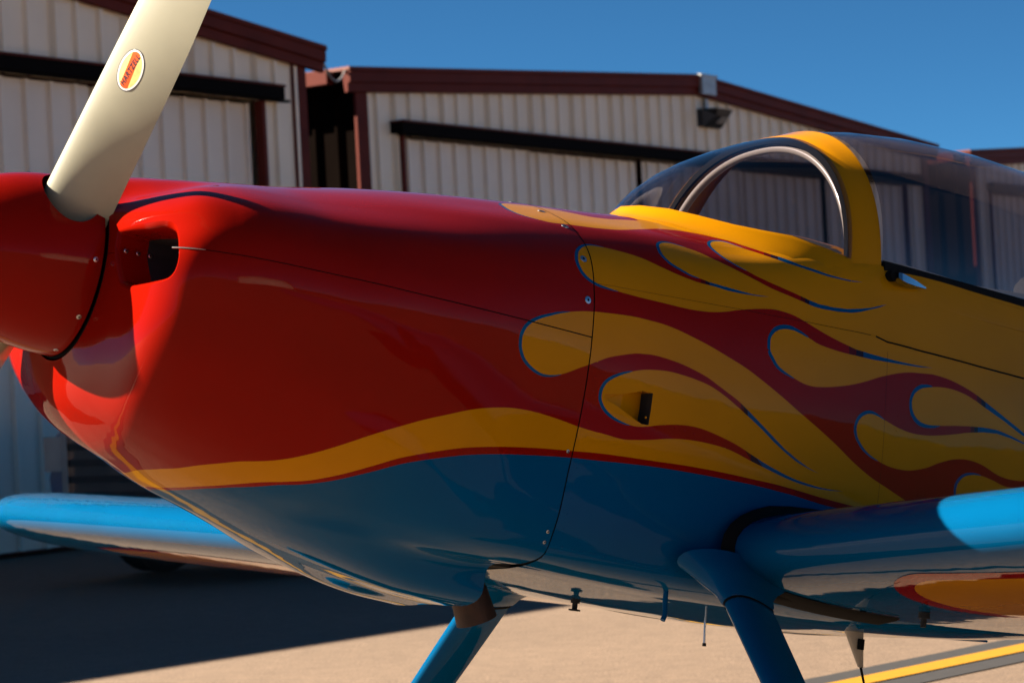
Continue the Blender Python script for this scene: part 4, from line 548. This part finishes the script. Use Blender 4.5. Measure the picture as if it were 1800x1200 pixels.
# flush scoop in the fuselage side
def scoop(sgn):
    D = np.array(NACA); P = fuse_net(D[:, 0], D[:, 1]); s0, s1 = D[:, 0].min(), D[:, 0].max()
    N = fuse_net.normal(D[:, 0], D[:, 1]); N = N if (N*P*[0,1,1]).sum() > 0 else -N
    dep = .004+.036*((D[:, 0]-s0)/(s1-s0))**1.2; Q = P-N*dep[:, None]; n = len(P)
    V = np.concatenate([P, Q]); F = []; idx = []
    back = D[:, 0] > s1-.012
    for j in range(n):
        k = (j+1) % n
        F.append((j, k, n+k, n+j)); idx.append(1 if back[j] and back[k] else 0)
    F.append(tuple(range(n, 2*n))); idx.append(0)
    if sgn > 0: V = V*[1,-1,1]
    sc_ = part('vent_scoop', V, F, [YEL, DARK], fus, idx=idx, smooth=False)
    return sc_
scoop(-1); scoop(1)

# ---- spinner
SPL = .345
class SpinNet:
    def __call__(s, x, y):                     # x: distance from tip to base, y: angle
        x = np.asarray(x, float); y = np.asarray(y, float); t = np.clip(1-x/SPL, 0, 1); r = .168*np.power(np.clip(1-t**2.15, 0, 1), .72)
        return np.stack([x-SPL-.004, -r*np.cos(y/.168), r*np.sin(y/.168)], -1)
    def normal(s, x, y):
        e = 1e-4; x = np.clip(x, 2e-3, SPL-2e-4); n = np.cross(s(x+e, y)-s(x-e, y), s(x, y+e)-s(x, y-e)); return n/np.maximum(np.linalg.norm(n, axis=-1, keepdims=True), 1e-12)
spn = SpinNet(); C2 = .168*math.pi
BA = math.radians(134.5)                        # blade azimuth in the propeller plane, from starboard through up
def blade_hole(phi):
    return [(SPL-.056+.0545*math.cos(q), phi*.168+.004+.078*math.sin(q)) for q in np.linspace(0, 2*math.pi, 48, endpoint=False)]
# angle measure of SpinNet: y/.168 = 0 at port, pi/2 up
ph1 = math.pi-BA; ph2 = ph1-math.pi
_sv = REG; REG = []
V, N, t, idx = cdt_skin(spn, (.0015, SPL, -C2, C2), .012, [], [blade_hole(ph1), [(x, y) for x, y in blade_hole(ph2)]], False)
spin = part('spinner', V, t, RED, plane, N=N)
REG = _sv
m = MB(); m.loft([[Vector((x, r*math.cos(q), r*math.sin(q))) for q in np.arange(72)*2*math.pi/72] for x, r in ((-.004,.168),(-.0035,.1665),(-.0035,.158))], True); pbuild(m, 'spinner_rim', RED, spin)
m = MB(); m.loft([[Vector((x, r*math.cos(q), r*math.sin(q))) for q in np.arange(72)*2*math.pi/72] for x, r in ((-.0036,.1655),(-.0034,.02))], True, (False, True)); pbuild(m, 'back_plate', BLACK, spin)
m = MB(); m.loft([[Vector((x, r*math.cos(q), r*math.sin(q))) for q in np.arange(72)*2*math.pi/72] for x, r in ((.0025,.1715),(.004,.160),(.02,.150))], True); pbuild(m, 'spinner_gap', BLACK, lo_c)
m = MB(); m.loft([[Vector((x, r*math.cos(q), r*math.sin(q))) for q in np.arange(40)*2*math.pi/40] for x, r in ((-.16,.05),(-.13,.095),(-.01,.105))], True, (True, True)); pbuild(m, 'hub', DARK, spin)
def screw(p, n, r, parent, mat=STEEL):
    """dished machine screw: rim, dimple, driver recess"""
    n = Vector(n).normalized(); a = n.cross(Vector((1,0,.3))).normalized(); b = n.cross(a); p = Vector(p); rings = []
    for rr, h in ((1.25,.0),(1.2,.0006),(1.0,.0007),(.8,.0011),(.45,.0012),(.38,-.0004)):
        rings.append([p+r*rr*(math.cos(q)*a+math.sin(q)*b)+n*h for q in np.arange(14)*2*math.pi/14])
    m = MB(); m.loft(rings[:4], True, (False, False), 0); m.loft(rings[3:5], True, (False, False), 0); m.loft(rings[4:], True, (False, True), 1)
    return pbuild(m, 'screw', [mat, BLACK], parent, True, 30)
for a in (62, 38, -2, -40, -75, 110, 150, 190, 230):
    y = math.radians(a)*.168; x = SPL-.013; p = spn(np.array(x), np.array(y)); n = spn.normal(np.array(x), np.array(y)); n = n if (n*p*[0,1,1]).sum() > 0 else -n
    screw(p+n*.0004, n, .0042, spin)
# ---- propeller blades
def airfoil(n=15, t=.12, camber=.025, blunt=.0):
    """closed loop from trailing edge over the front side to leading edge and back, unit chord centred at .4"""
    x = .5*(1-np.cos(np.linspace(0, math.pi, n))); yt = 5*t*(.2969*np.sqrt(x)-.126*x-.3516*x**2+.2843*x**3-.1015*x**4); yc = camber*4*x*(1-x)
    return np.concatenate([np.stack([x[::-1], (yc+yt)[::-1]], 1), np.stack([x[1:-1], (yc-yt)[1:-1]], 1)])
BS = [.10,.15,.18,.22,.28,.36,.46,.56,.66,.76,.84,.89,.915]      # radius
BC = [.130,.135,.136,.137,.139,.142,.145,.146,.141,.124,.108,.080,.035]
BT = [.46,.40,.32,.25,.19,.15,.125,.11,.10,.09,.08,.08,.08]
BP = [52,51,49,46,42,37.5,33,29,26,23.5,22,21,20.5]
AXS = -.061
def blade_point(az, r, cx, h, rad):
    """cx along chord from leading edge (0..1), h height above chord (front positive)"""
    c = np.interp(r, BS, BC); b = math.radians(np.interp(r, BS, BP))
    er = np.array([0, math.cos(az), math.sin(az)]); et = np.array([0, math.sin(az), -math.cos(az)])     # turning direction seen from the cockpit: port side up
    ex = np.array([1., 0, 0]); le = math.cos(b)*et-math.sin(b)*ex; nf = -math.cos(b)*ex-math.sin(b)*et
    return np.array([AXS, 0, 0])+er*r+le*c*(.364-cx)+nf*c*h
def blade(az):
    m = MB(); rings = []
    for r, t in zip(BS, BT):
        A = airfoil(17, t, .02 if r > .2 else .004); rings.append([Vector(blade_point(az, r, x, h, 0)) for x, h in A])
    m.loft(rings, True, (True, True)); return pbuild(m, 'propeller_blade', CREAM, plane, True, 60)
bl1 = blade(BA); bl2 = blade(BA+math.pi)
def on_blade(az, u, v, lift):
    """u along chord, v along radius (metres) from the decal centre, on the camera-facing side"""
    r = DEC_R+v; c = np.interp(r, BS, BC); cx = DEC_C+u/c; t = np.interp(r, BS, BT)
    x = min(max(cx, .001), .999); yt = 5*t*(.2969*math.sqrt(x)-.126*x-.3516*x**2+.2843*x**3-.1015*x**4); yc = .02*4*x*(1-x)
    return blade_point(az, r, cx, yc+yt+lift/c, 0)
DEC_R, DEC_C = .445, .40
def decal(az, parent):
    cols = [plain('decal_black', (.01,.012,.03), .4), plain('decal_white', (.75,.74,.72), .35), plain('decal_pale_yellow', (.78,.62,.22), .35, 0, 0, .2, 60), plain('decal_orange', (.75,.09,.006), .35)]
    el = lambda a, b: [(a*math.cos(q), b*math.sin(q)) for q in np.linspace(0, 2*math.pi, 64, endpoint=False)]
    a, b = .0265, .042
    # stripe through the oval, leaning
    def stripe(k0, k1): 
        out = []
        for s, rng in ((k0, (-1, 1)), (k1, (1, -1))):
            for v in np.linspace(rng[0], rng[1], 12):
                vv = v*.0375; out.append((s-.0030*v, vv))
        return out
    polys = [(0, el(a, b)), (1, el(a*.95, b*.965)), (2, el(a*.82, b*.88)), (3, stripe(-.0095, .0080))]
    P = []; Fc = []
    for _, q in polys: k = len(P); P += ccw(q); Fc.append(list(range(k, len(P))))
    for i in range(-7, 8):
        for j in range(-11, 12):
            q = (i*.0032, j*.0034)
            if (q[0]/a)**2+(q[1]/b)**2 < .93: P.append(q)
    r = delaunay_2d_cdt([Vector(q) for q in P], [], Fc, 0, 1e-7, True)
    F = []; I = []
    for f, ids in zip(r[2], r[5]):
        if 0 in ids: F.append(tuple(f)); I.append(max(i for i in ids) if 3 not in ids or 2 in ids else 1)
    V = [on_blade(az, v.x, v.y, .00035) for v in r[0]]
    o = part('maker_decal', V, F, cols, parent, idx=I, smooth=True)
    cu = bpy.data.curves.new('decal_lettering', 'FONT'); cu.body = 'HARTZELL'; cu.size = .0145; cu.align_x = 'CENTER'; cu.align_y = 'CENTER'; cu.shear = .15; cu.offset = .0004; cu.space_character = 1.16
    to = bpy.data.objects.new('decal_lettering', cu); COL.objects.link(to); dg = bpy.context.evaluated_depsgraph_get()
    me = bpy.data.meshes.new_from_object(to.evaluated_get(dg)); bpy.data.objects.remove(to)
    ang = math.radians(85); Vt = []
    for v in me.vertices:
        x, y = v.co.x*.86, v.co.y
        # first letter at the hub end, reading outwards; letters face the right-hand edge
        Vt.append(on_blade(az, (x*math.cos(ang)-y*math.sin(ang))*1.0, x*math.sin(ang)+y*math.cos(ang), .0006))
    Ft = [tuple(p.vertices) for p in me.polygons]
    part('decal_lettering', Vt, Ft, cols[0], o, smooth=False)
decal(BA, bl1)

# ---- canopy, windscreen and their frame
def arch(hw, zb, zt, n=40, e=2.25, full=True):
    out = []
    for q in np.linspace(0, math.pi, n):
        c, s = math.cos(q), math.sin(q); out.append((-hw*np.sign(c)*abs(c)**(2/e), zb+(zt-zb)*abs(s)**(2/e)))
    return out
def deck_z(s, y):
    Y = np.linspace(0, .5, 200); P = fuse_net(np.full(200, s), Y); return float(np.interp(abs(y), -P[:, 1], P[:, 2]))
WS_S = [1.226,1.24,1.27,1.307,1.36,1.406,1.46,1.527,1.575]; WS_T = [.384,.402,.440,.478,.522,.553,.584,.617,.636]
WS_W = [.006,.05,.115,.172,.232,.270,.306,.345,.367]
rings = []
for s, t, w in zip(WS_S, WS_T, WS_W):
    zb = min(deck_z(s, w)-.006, t-.01); rings.append([Vector((s, y, z)) for y, z in arch(w, zb, t, 44)])
pbuild(MB().loft(rings, False), 'windscreen', GLASS)
# fibreglass fillet between deck and acrylic
bs = np.array(WS_S[1:]); bw = np.array(WS_W[1:]); nn_ = np.stack([-np.gradient(bw), np.gradient(bs)], 1); nn_ /= np.linalg.norm(nn_, axis=1, keepdims=True)
half = []
for k in range(len(bs)):
    fade = min(1., (1.60-bs[k])/.15+.12); row = []
    for o, lift in ((.05,-.001),(.038,.0015),(.026,.006),(.015,.0125),(.006,.019),(.0,.0245),(-.004,.024)):
        px_, py_ = bs[k]+nn_[k, 0]*o*(.35+.65*fade), max(0., bw[k]+nn_[k, 1]*o*(.35+.65*fade)); row.append(Vector((px_, -py_, deck_z(px_, py_)+lift*fade+.0005)))
    half.append(row)
tip = [Vector((WS_S[0]-o*.9, 0, deck_z(WS_S[0]-o*.9, 0)+l+.0005)) for o, l in ((.05,-.001),(.038,.0015),(.026,.006),(.015,.0125),(.006,.019),(.0,.0245),(-.004,.024))]
rows = half[::-1]+[tip]+[[Vector((v.x, -v.y, v.z)) for v in r] for r in half]
pbuild(MB().loft(rows, False), 'windscreen_fairing', YEL, plane, True, 70)
CS = [1.652,1.75,1.9,2.1,2.35,2.6,2.85,3.05,3.2,3.3]; CT = [.667,.690,.714,.728,.725,.702,.655,.600,.545,.50]; CW = [.375,.378,.380,.380,.373,.362,.335,.30,.255,.21]
CB = [.318,.318,.318,.318,.318,.316,.322,.352,.40,.43]
rings = [[Vector((s, y, z)) for y, z in arch(w, b, t, 44)] for s, t, w, b in zip(CS, CT, CW, CB)]
cano = pbuild(MB().loft(rings, False), 'canopy_bubble', GLASS)
# yellow bow between windscreen and bubble, hollow section
def bow_ring(s, hw, zt, zb): return [Vector((s, y, z)) for y, z in arch(hw, zb, zt, 48)]
m = MB(); R = [bow_ring(1.572,.360,.626,.24), bow_ring(1.570,.368,.633,.24), bow_ring(1.580,.372,.640,.24), bow_ring(1.62,.376,.655,.24), bow_ring(1.652,.3785,.670,.24), bow_ring(1.654,.374,.666,.24), bow_ring(1.65,.366,.655,.24)]
m.loft(R, False); bow = pbuild(m, 'canopy_bow', YEL, plane, True, 50)
m = MB(); R = [bow_ring(1.566,.3655,.6335,.29), bow_ring(1.5665,.352,.619,.29), bow_ring(1.574,.352,.619,.29)]; m.loft(R, False); pbuild(m, 'windscreen_seal', BLACK, plane, True, 50)
tube = [(1.585, y, z) for y, z in arch(.352,.25,.612, 60)]
pbuild(MB().tube(tube, .0095, 10), 'roll_bar', ALU)
# sill: black seal under the bubble, skirt rail
m = MB()
for sg in (-1, 1):
    rr = []
    for s in np.linspace(1.656, 3.0, 24):
        w = np.interp(s, CS, CW); zb = np.interp(s, CS, CB)
        rr.append([Vector((s, sg*(w+dx), zb+dz)) for dx, dz in ((-.012,-.006),(.006,-.008),(.0075,.004),(.002,.014),(-.010,.014))])
    m.loft(rr, True, (True, True))
pbuild(m, 'sill_seal', BLACK, plane, True, 40)
m = MB()
for sg in (-1,):
    rr = []
    for s in np.linspace(1.656, 3.0, 24):
        w = np.interp(s, CS, CW); zb = np.interp(s, CS, CB)
        rr.append([Vector((s, sg*(w+dx), zb+dz)) for dx, dz in ((.002,-.006),(.0095,-.012),(.0165,-.055),(.0165,-.062),(.004,-.070))])
    m.loft(rr, False); rr2 = [[Vector((p.x, -p.y, p.z)) for p in r][::-1] for r in rr]; m.loft(rr2, False)
pbuild(m, 'canopy_skirt', YEL, plane, True, 40)
# latch handle
m = MB(); hp = np.array([1.668,-.402,.300])
prof = [(0,.0,.010),(0,-.016,.006),(0,-.018,-.010),(0,.0,-.014)]
R = []
for k, (dx, sc_) in enumerate(((0,.7),(.006,1.0),(.02,1.0),(.05,.75),(.088,.18))): R.append([Vector((hp[0]+dx, hp[1]+y*sc_*1.1, hp[2]-.004*k*.6+z*sc_)) for _, y, z in prof])
m.loft(R, True, (True, True)); lat = pbuild(m, 'latch_handle', CHROME, plane, True, 30)
m = MB().tube([(1.668,-.385,.299),(1.668,-.404,.299)], .012, 14); pbuild(m, 'latch_boss', BLACK, lat)
# cockpit: tub, glareshield, seats
liner('cockpit_tub', fuse_net, 1.30, 3.25, .02, 1.32, 30, 40, .012, fus, DARK)
m = MB(); R = []
for s, w in zip(WS_S[1:], WS_W[1:]):
    R.append([Vector((s, y, deck_z(s, y)+.001)) for y in np.linspace(-w+.004, w-.004, 21)])
m.loft(R, False); pbuild(m, 'glareshield', DARK, plane)
for sx in (2.05, 2.75):
    m = MB().box((sx,-.19,-.25),(sx+.36,.19,-.13)); st = pbuild(m, 'seat', DARK, plane, False)
    R = []
    for t in np.linspace(0, 1, 7):
        w = .19*(1-.35*t**3); c = np.array([sx+.30+.13*t, 0, -.20+.60*t]); R.append([Vector(c+[d*.5, w*math.cos(q), 0]) if False else Vector(c+np.array([.035*math.sin(q), w*math.cos(q), .01*math.sin(q)])) for q in np.arange(16)*2*math.pi/16])
    pbuild(MB().loft(R, True, (True, True)), 'seat_back', DARK, st)
    R = [[Vector((sx+.44+dx+.03*math.sin(q), w*math.cos(q), z)) for q in np.arange(14)*2*math.pi/14] for z, w, dx in ((.42,.07,0),(.43,.10,0),(.50,.10,.01),(.515,.08,.01))]
    pbuild(MB().loft(R, True, (True, True)), 'headrest', DARK, st)

# ---- wings
def wing_sec(y, le, z, ch, t=.135, tw=0):
    A = airfoil(30, t, .018); out = []
    for x, h in A:
        h = h*(1+.30*math.exp(-x/.06))
        out.append(Vector((le+x*ch, y, z+h*ch-x*ch*math.sin(math.radians(tw)))))
    return out
def wing(sg):
    nm = 'wing'; secs = []
    for y in (.375,.45,.6,.8,1.0,1.3,1.7,2.2,2.8,3.3,3.52): secs.append((y, 1.305, -.333+(y-.43)*math.tan(math.radians(3.0)), 1.47, .135))
    secs += [(3.68,1.307,-.333+3.25*.0524,1.465,.133),(3.70,1.312,-.333+3.27*.0524,1.455,.120),(3.708,1.33,-.333+3.278*.0524,1.42,.09)]
    m = MB(); R = [wing_sec(sg*y, le, z, ch, t, .5) for y, le, z, ch, t in secs]
    m.loft(R, True, (True, True)); o = pbuild(m, nm, BLU, plane, True, 60)
    return o
WZ = lambda y: -.333+(abs(y)-.43)*math.tan(math.radians(3.0))
def lower_pt(s, y, off):
    x = min(max((s-1.305)/1.47, 1e-4), 1); t = .135; yt = 5*t*(.2969*math.sqrt(x)-.126*x-.3516*x**2+.2843*x**3-.1015*x**4); yc = .018*4*x*(1-x)
    return np.array([s, y, WZ(y)+(yc-yt)*1.47*(1+.30*math.exp(-x/.06))-x*1.47*math.sin(math.radians(.5))-off])
def upper_pt(s, y, off):
    x = min(max((s-1.305)/1.47, 1e-4), 1); t = .135; yt = 5*t*(.2969*math.sqrt(x)-.126*x-.3516*x**2+.2843*x**3-.1015*x**4); yc = .018*4*x*(1-x)
    return np.array([s, y, WZ(y)+(yc+yt)*1.47*(1+.30*math.exp(-x/.06))-x*1.47*math.sin(math.radians(.5))+off])
wp = wing(-1); ws_ = wing(1)
def under_flame(sg, parent):
    """flame lick painted under the wing: red edge, yellow heart"""
    def lobe(g):
        L = [(1.71+(.28+g)*math.sin(q), .86+(.18+g)*math.cos(q)) for q in np.linspace(math.pi/2, 3*math.pi/2, 30)]
        for t in np.linspace(0, 1, 26)[1:]: L.append((1.71-(.28+g)*(1-.3*t)+.04*math.sin(6*t), .86+2.3*t))
        for t in np.linspace(1, 0, 26)[:-1]: L.append((1.71+(.28+g)+.22*t+.05*math.sin(5*t), .86+2.3*t))
        return L
    P = []; Fc = []; polys = [lobe(.04), lobe(0)]
    for q in polys: k = len(P); P += ccw(q); Fc.append(list(range(k, len(P))))
    for s in np.concatenate([np.arange(1.36, 1.56, .01), np.arange(1.56, 2.3, .03)]):
        for y in np.arange(.62, 3.2, .04):
            P.append((s, y))
    r = delaunay_2d_cdt([Vector(q) for q in P], [], Fc, 0, 1e-6, True); F = []; I = []
    for f, ids in zip(r[2], r[5]):
        if 0 in ids: F.append(tuple(f)); I.append(1 if 1 in ids else 0)
    V = [lower_pt(v.x, sg*v.y, .0008) for v in r[0]]
    part('flame_marking', V, F, [RED, YEL], parent, idx=I, smooth=True)
under_flame(-1, wp); under_flame(1, ws_)
# dark gap seal round each wing root
def root_gap(sg, parent):
    y = sg*.405; A = wing_sec(y, 1.305, WZ(.415), 1.47, .135, .5)
    A = [p for p in A[4:] if p.x < 1.62]; R = []; n = len(A)
    for dy, g in ((.0,1.),(.010,.7),(.014,.02)):
        R.append([p+Vector((p.x-1.7, 0, (p.z+.33)*3.2)).normalized()*g*(.004+.021*min(1, k/3, (n-1-k)/3))+Vector((0, sg*dy, 0)) for k, p in enumerate(A)])
    return pbuild(MB().loft(R, False), 'root_gap_seal', BLACK, parent, True, 60)
root_gap(-1, wp); root_gap(1, ws_)
for sg, w_p in ((-1, wp), (1, ws_)):
    R = [[Vector(lower_pt(q, sg*y, .002+.006*k)) for k, y in enumerate((.435,.425,.37))] for q in np.linspace(1.33, 1.74, 16)]
    pbuild(MB().loft(R, False), 'root_gap_strip', BLACK, w_p)
# aileron and flap breaks, leading edge screws on the near wing
for sg, w in ((-1, wp), (1, ws_)):
    m = MB()
    for a, b in ((.5,1.9),(1.93,3.45)):
        R = [[Vector(upper_pt(2.43+d, sg*y, .0008)) for d in (0, .006)] for y in np.linspace(a, b, 12)]; m.loft(R, False)
        R = [[Vector(lower_pt(2.43+d, sg*y, .0008)) for d in (0, .006)] for y in np.linspace(a, b, 12)]; m.loft(R, False)
    pbuild(m, 'hinge_gap', BLACK, w, False)
# ---- undercarriage
def ground_z(p): return to_world(p)[2]
def gear(sg):
    A = np.array([1.297, sg*.40, -.372]); d = np.array([-.006, sg*.14, -.147]); d /= np.linalg.norm(d)
    L = 0.3
    while ground_z(A+d*L) > .20 and L < 1.5: L += .002
    E = A+d*L; ca = np.array([1., 0, 0]); ca = ca-d*(ca@d); ca /= np.linalg.norm(ca); th = np.cross(d, ca)
    def sec(t, c, k): 
        P = A+d*t; F = airfoil(13, k, 0)
        return [Vector(P+ca*(x-.35)*c+th*h*c) for x, h in F]
    m = MB(); m.loft([sec(t, c, k) for t, c, k in ((.0,.118,.34),(.10,.118,.34),(.3,.112,.34),(.6,.100,.34),(L-.05,.09,.34))], True, (True, True)); leg = pbuild(m, 'gear_leg', BLU, plane, True, 50)
    # intersection fairing flaring onto the fuselage
    R = []
    for t, cx, kx, sh in ((.002,.335,.27,.004),(.014,.296,.29,.004),(.028,.250,.32,.003),(.042,.208,.38,.002),(.060,.166,.40,.001),(.080,.138,.40,.0),(.100,.128,.39,.0),(.103,.122,.36,0)):
        P = A+d*t; F = airfoil(15, kx*.9, 0); R.append([Vector(P+ca*((x-.35)*cx+sh)+th*h*cx) for x, h in F])
    pbuild(MB().loft(R, True, (True, True)), 'gear_fairing', BLU, plane, True, 50)
    pbuild(MB().loft([[v+Vector(d*t) for v in sec(.104, .121, .37)] for t in (0, .006)], True), 'fairing_seal', BLACK, leg)
    # wheel pant and tyre
    wc = E; m = MB(); R = []
    for u in np.linspace(-.36, .52, 15):
        k = (u+.36)/.88; w = .105*math.sin(math.pi*min(1, k*1.02))**.6 if 0 < k < 1 else .002; h = .155*max(.02, math.sin(math.pi*k))**.55
        R.append([Vector(wc+np.array([u, w*math.cos(q), .03+h*math.sin(q)])) for q in np.arange(20)*2*math.pi/20])
    pant = pbuild(m.loft(R, True, (True, True)), 'wheel_pant', BLU, plane, True, 60)
    gz = BX.T @ np.array([0,0,1.]); rr = ground_z(wc)-.002
    a1 = np.array([0, 1., 0]); a1 -= 0; f1 = np.array([1., 0, 0]); f2 = np.array([0, 0, 1.]); R = []
    for dy, r in ((-.055,rr*.55),(-.06,rr*.8),(-.045,rr*.97),(0,rr),(.045,rr*.97),(.06,rr*.8),(.055,rr*.55)):
        R.append([Vector(wc+a1*dy+r*(math.cos(q)*f1+math.sin(q)*f2)) for q in np.arange(32)*2*math.pi/32])
    pbuild(MB().loft(R, True, (True, True)), 'tyre', TYRE, plane, True, 50)
gear(-1); gear(1)
# ---- cowl exit, exhaust, belly fittings
EXH = [(.78,-.095,-.450),(.86,-.098,-.466),(.90,-.10,-.488),(.925,-.10,-.535)]
pbuild(MB().tube(EXH, [.036,.038,.040,.042], 20, False), 'exhaust_pipe', RUST)
pbuild(MB().tube([(x, -y, z+.012) for x, y, z in EXH[:3]], [.036,.038,.040], 20, False), 'exhaust_pipe', RUST)
# inner face of the outlet, a raw dark moulding with turned-down lip
Yv = np.linspace(1.10, 1.34, 26); P = cowl_net(np.full(26, .9186), Yv); Pi = cowl_net(np.full(26, .80), Yv)
V = np.concatenate([P-[.0005,0,0], P+[.0,0,.004], Pi+[0,0,.02]]); V = np.concatenate([V, V*[1,-1,1]]); F = []
for o_ in (0, 78):
    for k in (0, 1):
        for j in range(25): F.append((o_+k*26+j, o_+k*26+j+1, o_+(k+1)*26+j+1, o_+(k+1)*26+j))
part('outlet_lining', V, F, RUST, lo_c)
# belly plate of the tunnel, firewall foot
m = MB().box((.872,-.2,-.43),(.925,.2,-.40)); pbuild(m, 'firewall_flange', DARK, plane, False)
def fitting(name, path, r, mat, n=10): return pbuild(MB().tube(path, r, n), name, mat, plane, True, 40)
zb = lambda s, y: float(np.interp(abs(y), [0,.15,.21,.29,.35], [-.452,-.447,-.443,-.435,-.415]))
fitting('drain_fitting', [(1.225,0,-.44),(1.225,0,-.459),(1.225,0,-.4591),(1.225,0,-.472),(1.225,0,-.4721),(1.225,0,-.475)], [.010,.010,.006,.006,.013,.013], DARK)
fitting('vent_tube', [(1.235,-.30,-.42),(1.236,-.30,-.452),(1.238,-.302,-.478),(1.232,-.304,-.490)], [.0055,.0055,.0055,.0055], BLU)
fitting('whip_rod', [(1.57,0,-.44),(1.575,.0,-.50)], [.0025,.0025], STEEL); fitting('rod_tip', [(1.575,0,-.498),(1.5755,0,-.505)], [.0045,.0045], DARK)
# blade antenna with bent whip
R = []
for z, c, w in ((-.420,.070,.028),(-.425,.062,.016),(-.455,.046,.012),(-.50,.022,.008),(-.512,.016,.006)):
    R.append([Vector((1.815+(-.44-z)*.38+c*(x-.5), -.21+h*w/.12, z)) for x, h in airfoil(9, .12, 0)])
an = pbuild(MB().loft(R, True, (True, True)), 'antenna', ANTW, plane, True, 50)
pbuild(MB().tube([(1.842,-.21,-.51),(1.86,-.212,-.56),(1.90,-.216,-.66)], [.003,.0025,.002], 8), 'antenna_whip', BLACK, an)
pbuild(MB().box((1.822,-.2165,-.475),(1.836,-.2225,-.452)), 'antenna_label', BLACK, an, False)
# fuel drain under the near wing
p = lower_pt(1.70, -.55, 0)
fitting('wing_drain', [tuple(p), tuple(p-[0,0,.012]), tuple(p-[0,0,.0121]), tuple(p-[0,0,.03])], [.012,.012,.006,.006], DARK)
# cowl fasteners: along the firewall joint, at the inlet split
# hinge pin end showing in the split by the inlet
P = cowl_net(np.linspace(.119, .172, 9), np.full(9, .577)); N = cowl_net.normal(np.linspace(.119, .172, 9), np.full(9, .577)); N = N if (N*P*[0,1,1]).sum() > 0 else -N
pbuild(MB().tube([tuple(q) for q in P+N*.0005], [.0014]*6+[.001,.0007,.0003], 8), 'hinge_pin', STEEL, up_c)
_i = int(np.argmin(abs(np.array(inlet)[:, 0]-INLET[-1][0])+abs(np.array(inlet)[:, 1]-INLET[-1][1]))); _q = cowl_net(np.array(inlet[_i][0]), np.array(inlet[_i][1]))
for k in range(3): screw((_q[0]+.018+.023*k, _q[1]-.0135-.002*k, _q[2]-.004), (.05,-1,0), .0036, up_c)
for X, Y in COWL_SCREWS:
    P = cowl_net(np.array(X), np.array(Y)); N = cowl_net.normal(np.array(X), np.array(Y)); N = N if (N*P*[0,1,1]).sum() > 0 else -N
    screw(P+N*.0004, N, .0062, up_c if Y < .577 else lo_c)
    screw((P+N*.0004)*[1,-1,1], N*[1,-1,1], .0062, up_c if Y < .577 else lo_c)
for X, Y in ((.9085,.803),(.9085,.962),(.9085,.983)):
    P = cowl_net(np.array(X), np.array(Y)); N = cowl_net.normal(np.array(X), np.array(Y)); N = N if (N*P*[0,1,1]).sum() > 0 else -N
    for sg in (1, -1): screw((P+N*.0003)*[1,sg,1], N*[1,sg,1], .0030, lo_c)
# rivets: tiny domes, one mesh
def inside(poly, x, y):
    P = np.array(poly); X, Y = P[:, 0], P[:, 1]; X2, Y2 = np.roll(X, -1), np.roll(Y, -1)
    c = (Y > y) != (Y2 > y); xi = X+(y-Y)*(X2-X)/np.where(Y2 == Y, 1e-12, Y2-Y); return bool((c & (x < xi)).sum() % 2)
def rivets():
    m = MB(); rows = []
    rows += [(1.27, y) for y in np.arange(.60, .94, .027)]+[(x, .985) for x in np.arange(.95, 1.9, .024)]+[(.938, y) for y in np.arange(.62, .97, .03)]
    rows += [(x, .70+.10*(x-1.0)) for x in np.arange(1.07, 1.24, .024)]+[(x, .745) for x in np.arange(1.72, 2.6, .024)]+[(1.71, y) for y in np.arange(.56, .95, .026)]
    rows += [(x, .53) for x in np.arange(.96, 1.52, .03)]
    for x, y in rows:
        P = fuse_net(np.array(x), np.array(y)); N = fuse_net.normal(np.array(x), np.array(y)); N = N if (N*P*[0,1,1]).sum() > 0 else -N
        for sg in (1, -1):
            p = Vector(P*[1,sg,1]); n = Vector(N*[1,sg,1]); a = n.cross(Vector((1,0,0.2))).normalized(); b = n.cross(a)
            R = [[p+r*(math.cos(q)*a+math.sin(q)*b)+n*h for q in np.arange(7)*2*math.pi/7] for r, h in ((.0024,-.0002),(.0019,.0003),(.0008,.0005))]
            q = MB().loft(R, True, (False, True)); m.add(q.V, q.F, 1 if inside(blue, x, y) else (0 if inside(yellow, x, y) else 2))
    tag(pbuild(m, 'rivets', [YEL, BLU, RED], fus), kind='stuff')
rivets()
# ---- tail (outside the picture, the aircraft is complete)
def fin_sec(le, c, y, z, t, vert):
    return [Vector((le+x*c, (h*c if vert else y), (z if vert else z+h*c))) for x, h in airfoil(12, t, 0)]
pbuild(MB().loft([fin_sec(4.62,.95,0,.12,.09,True), fin_sec(5.0,.68,0,.75,.085,True), fin_sec(5.25,.42,0,1.25,.07,True)], True, (True, True)), 'fin', RED)
for sg in (-1, 1):
    pbuild(MB().loft([[Vector((v.x, sg*y, v.z)) for v in fin_sec(le, c, y, .2, .09, False)] for y, le, c in ((.02,4.7,.82),(.6,4.82,.66),(1.2,4.95,.5))], True, (True, True)), 'tailplane', BLU)
tw = np.array([5.45, 0, 0.]); 
while ground_z(tw) > .085: tw[2] -= .002
pbuild(MB().tube([(5.2,0,.03),(5.35,0,-.02),tuple(tw)], [.012,.011,.010], 8), 'tail_spring', STEEL)
pbuild(MB().loft([[Vector(tw+np.array([r*math.cos(q), dy, r*math.sin(q)])) for q in np.arange(20)*2*math.pi/20] for dy, r in ((-.025,.05),(-.02,.08),(.02,.08),(.025,.05))], True, (True, True)), 'tail_wheel', TYRE)
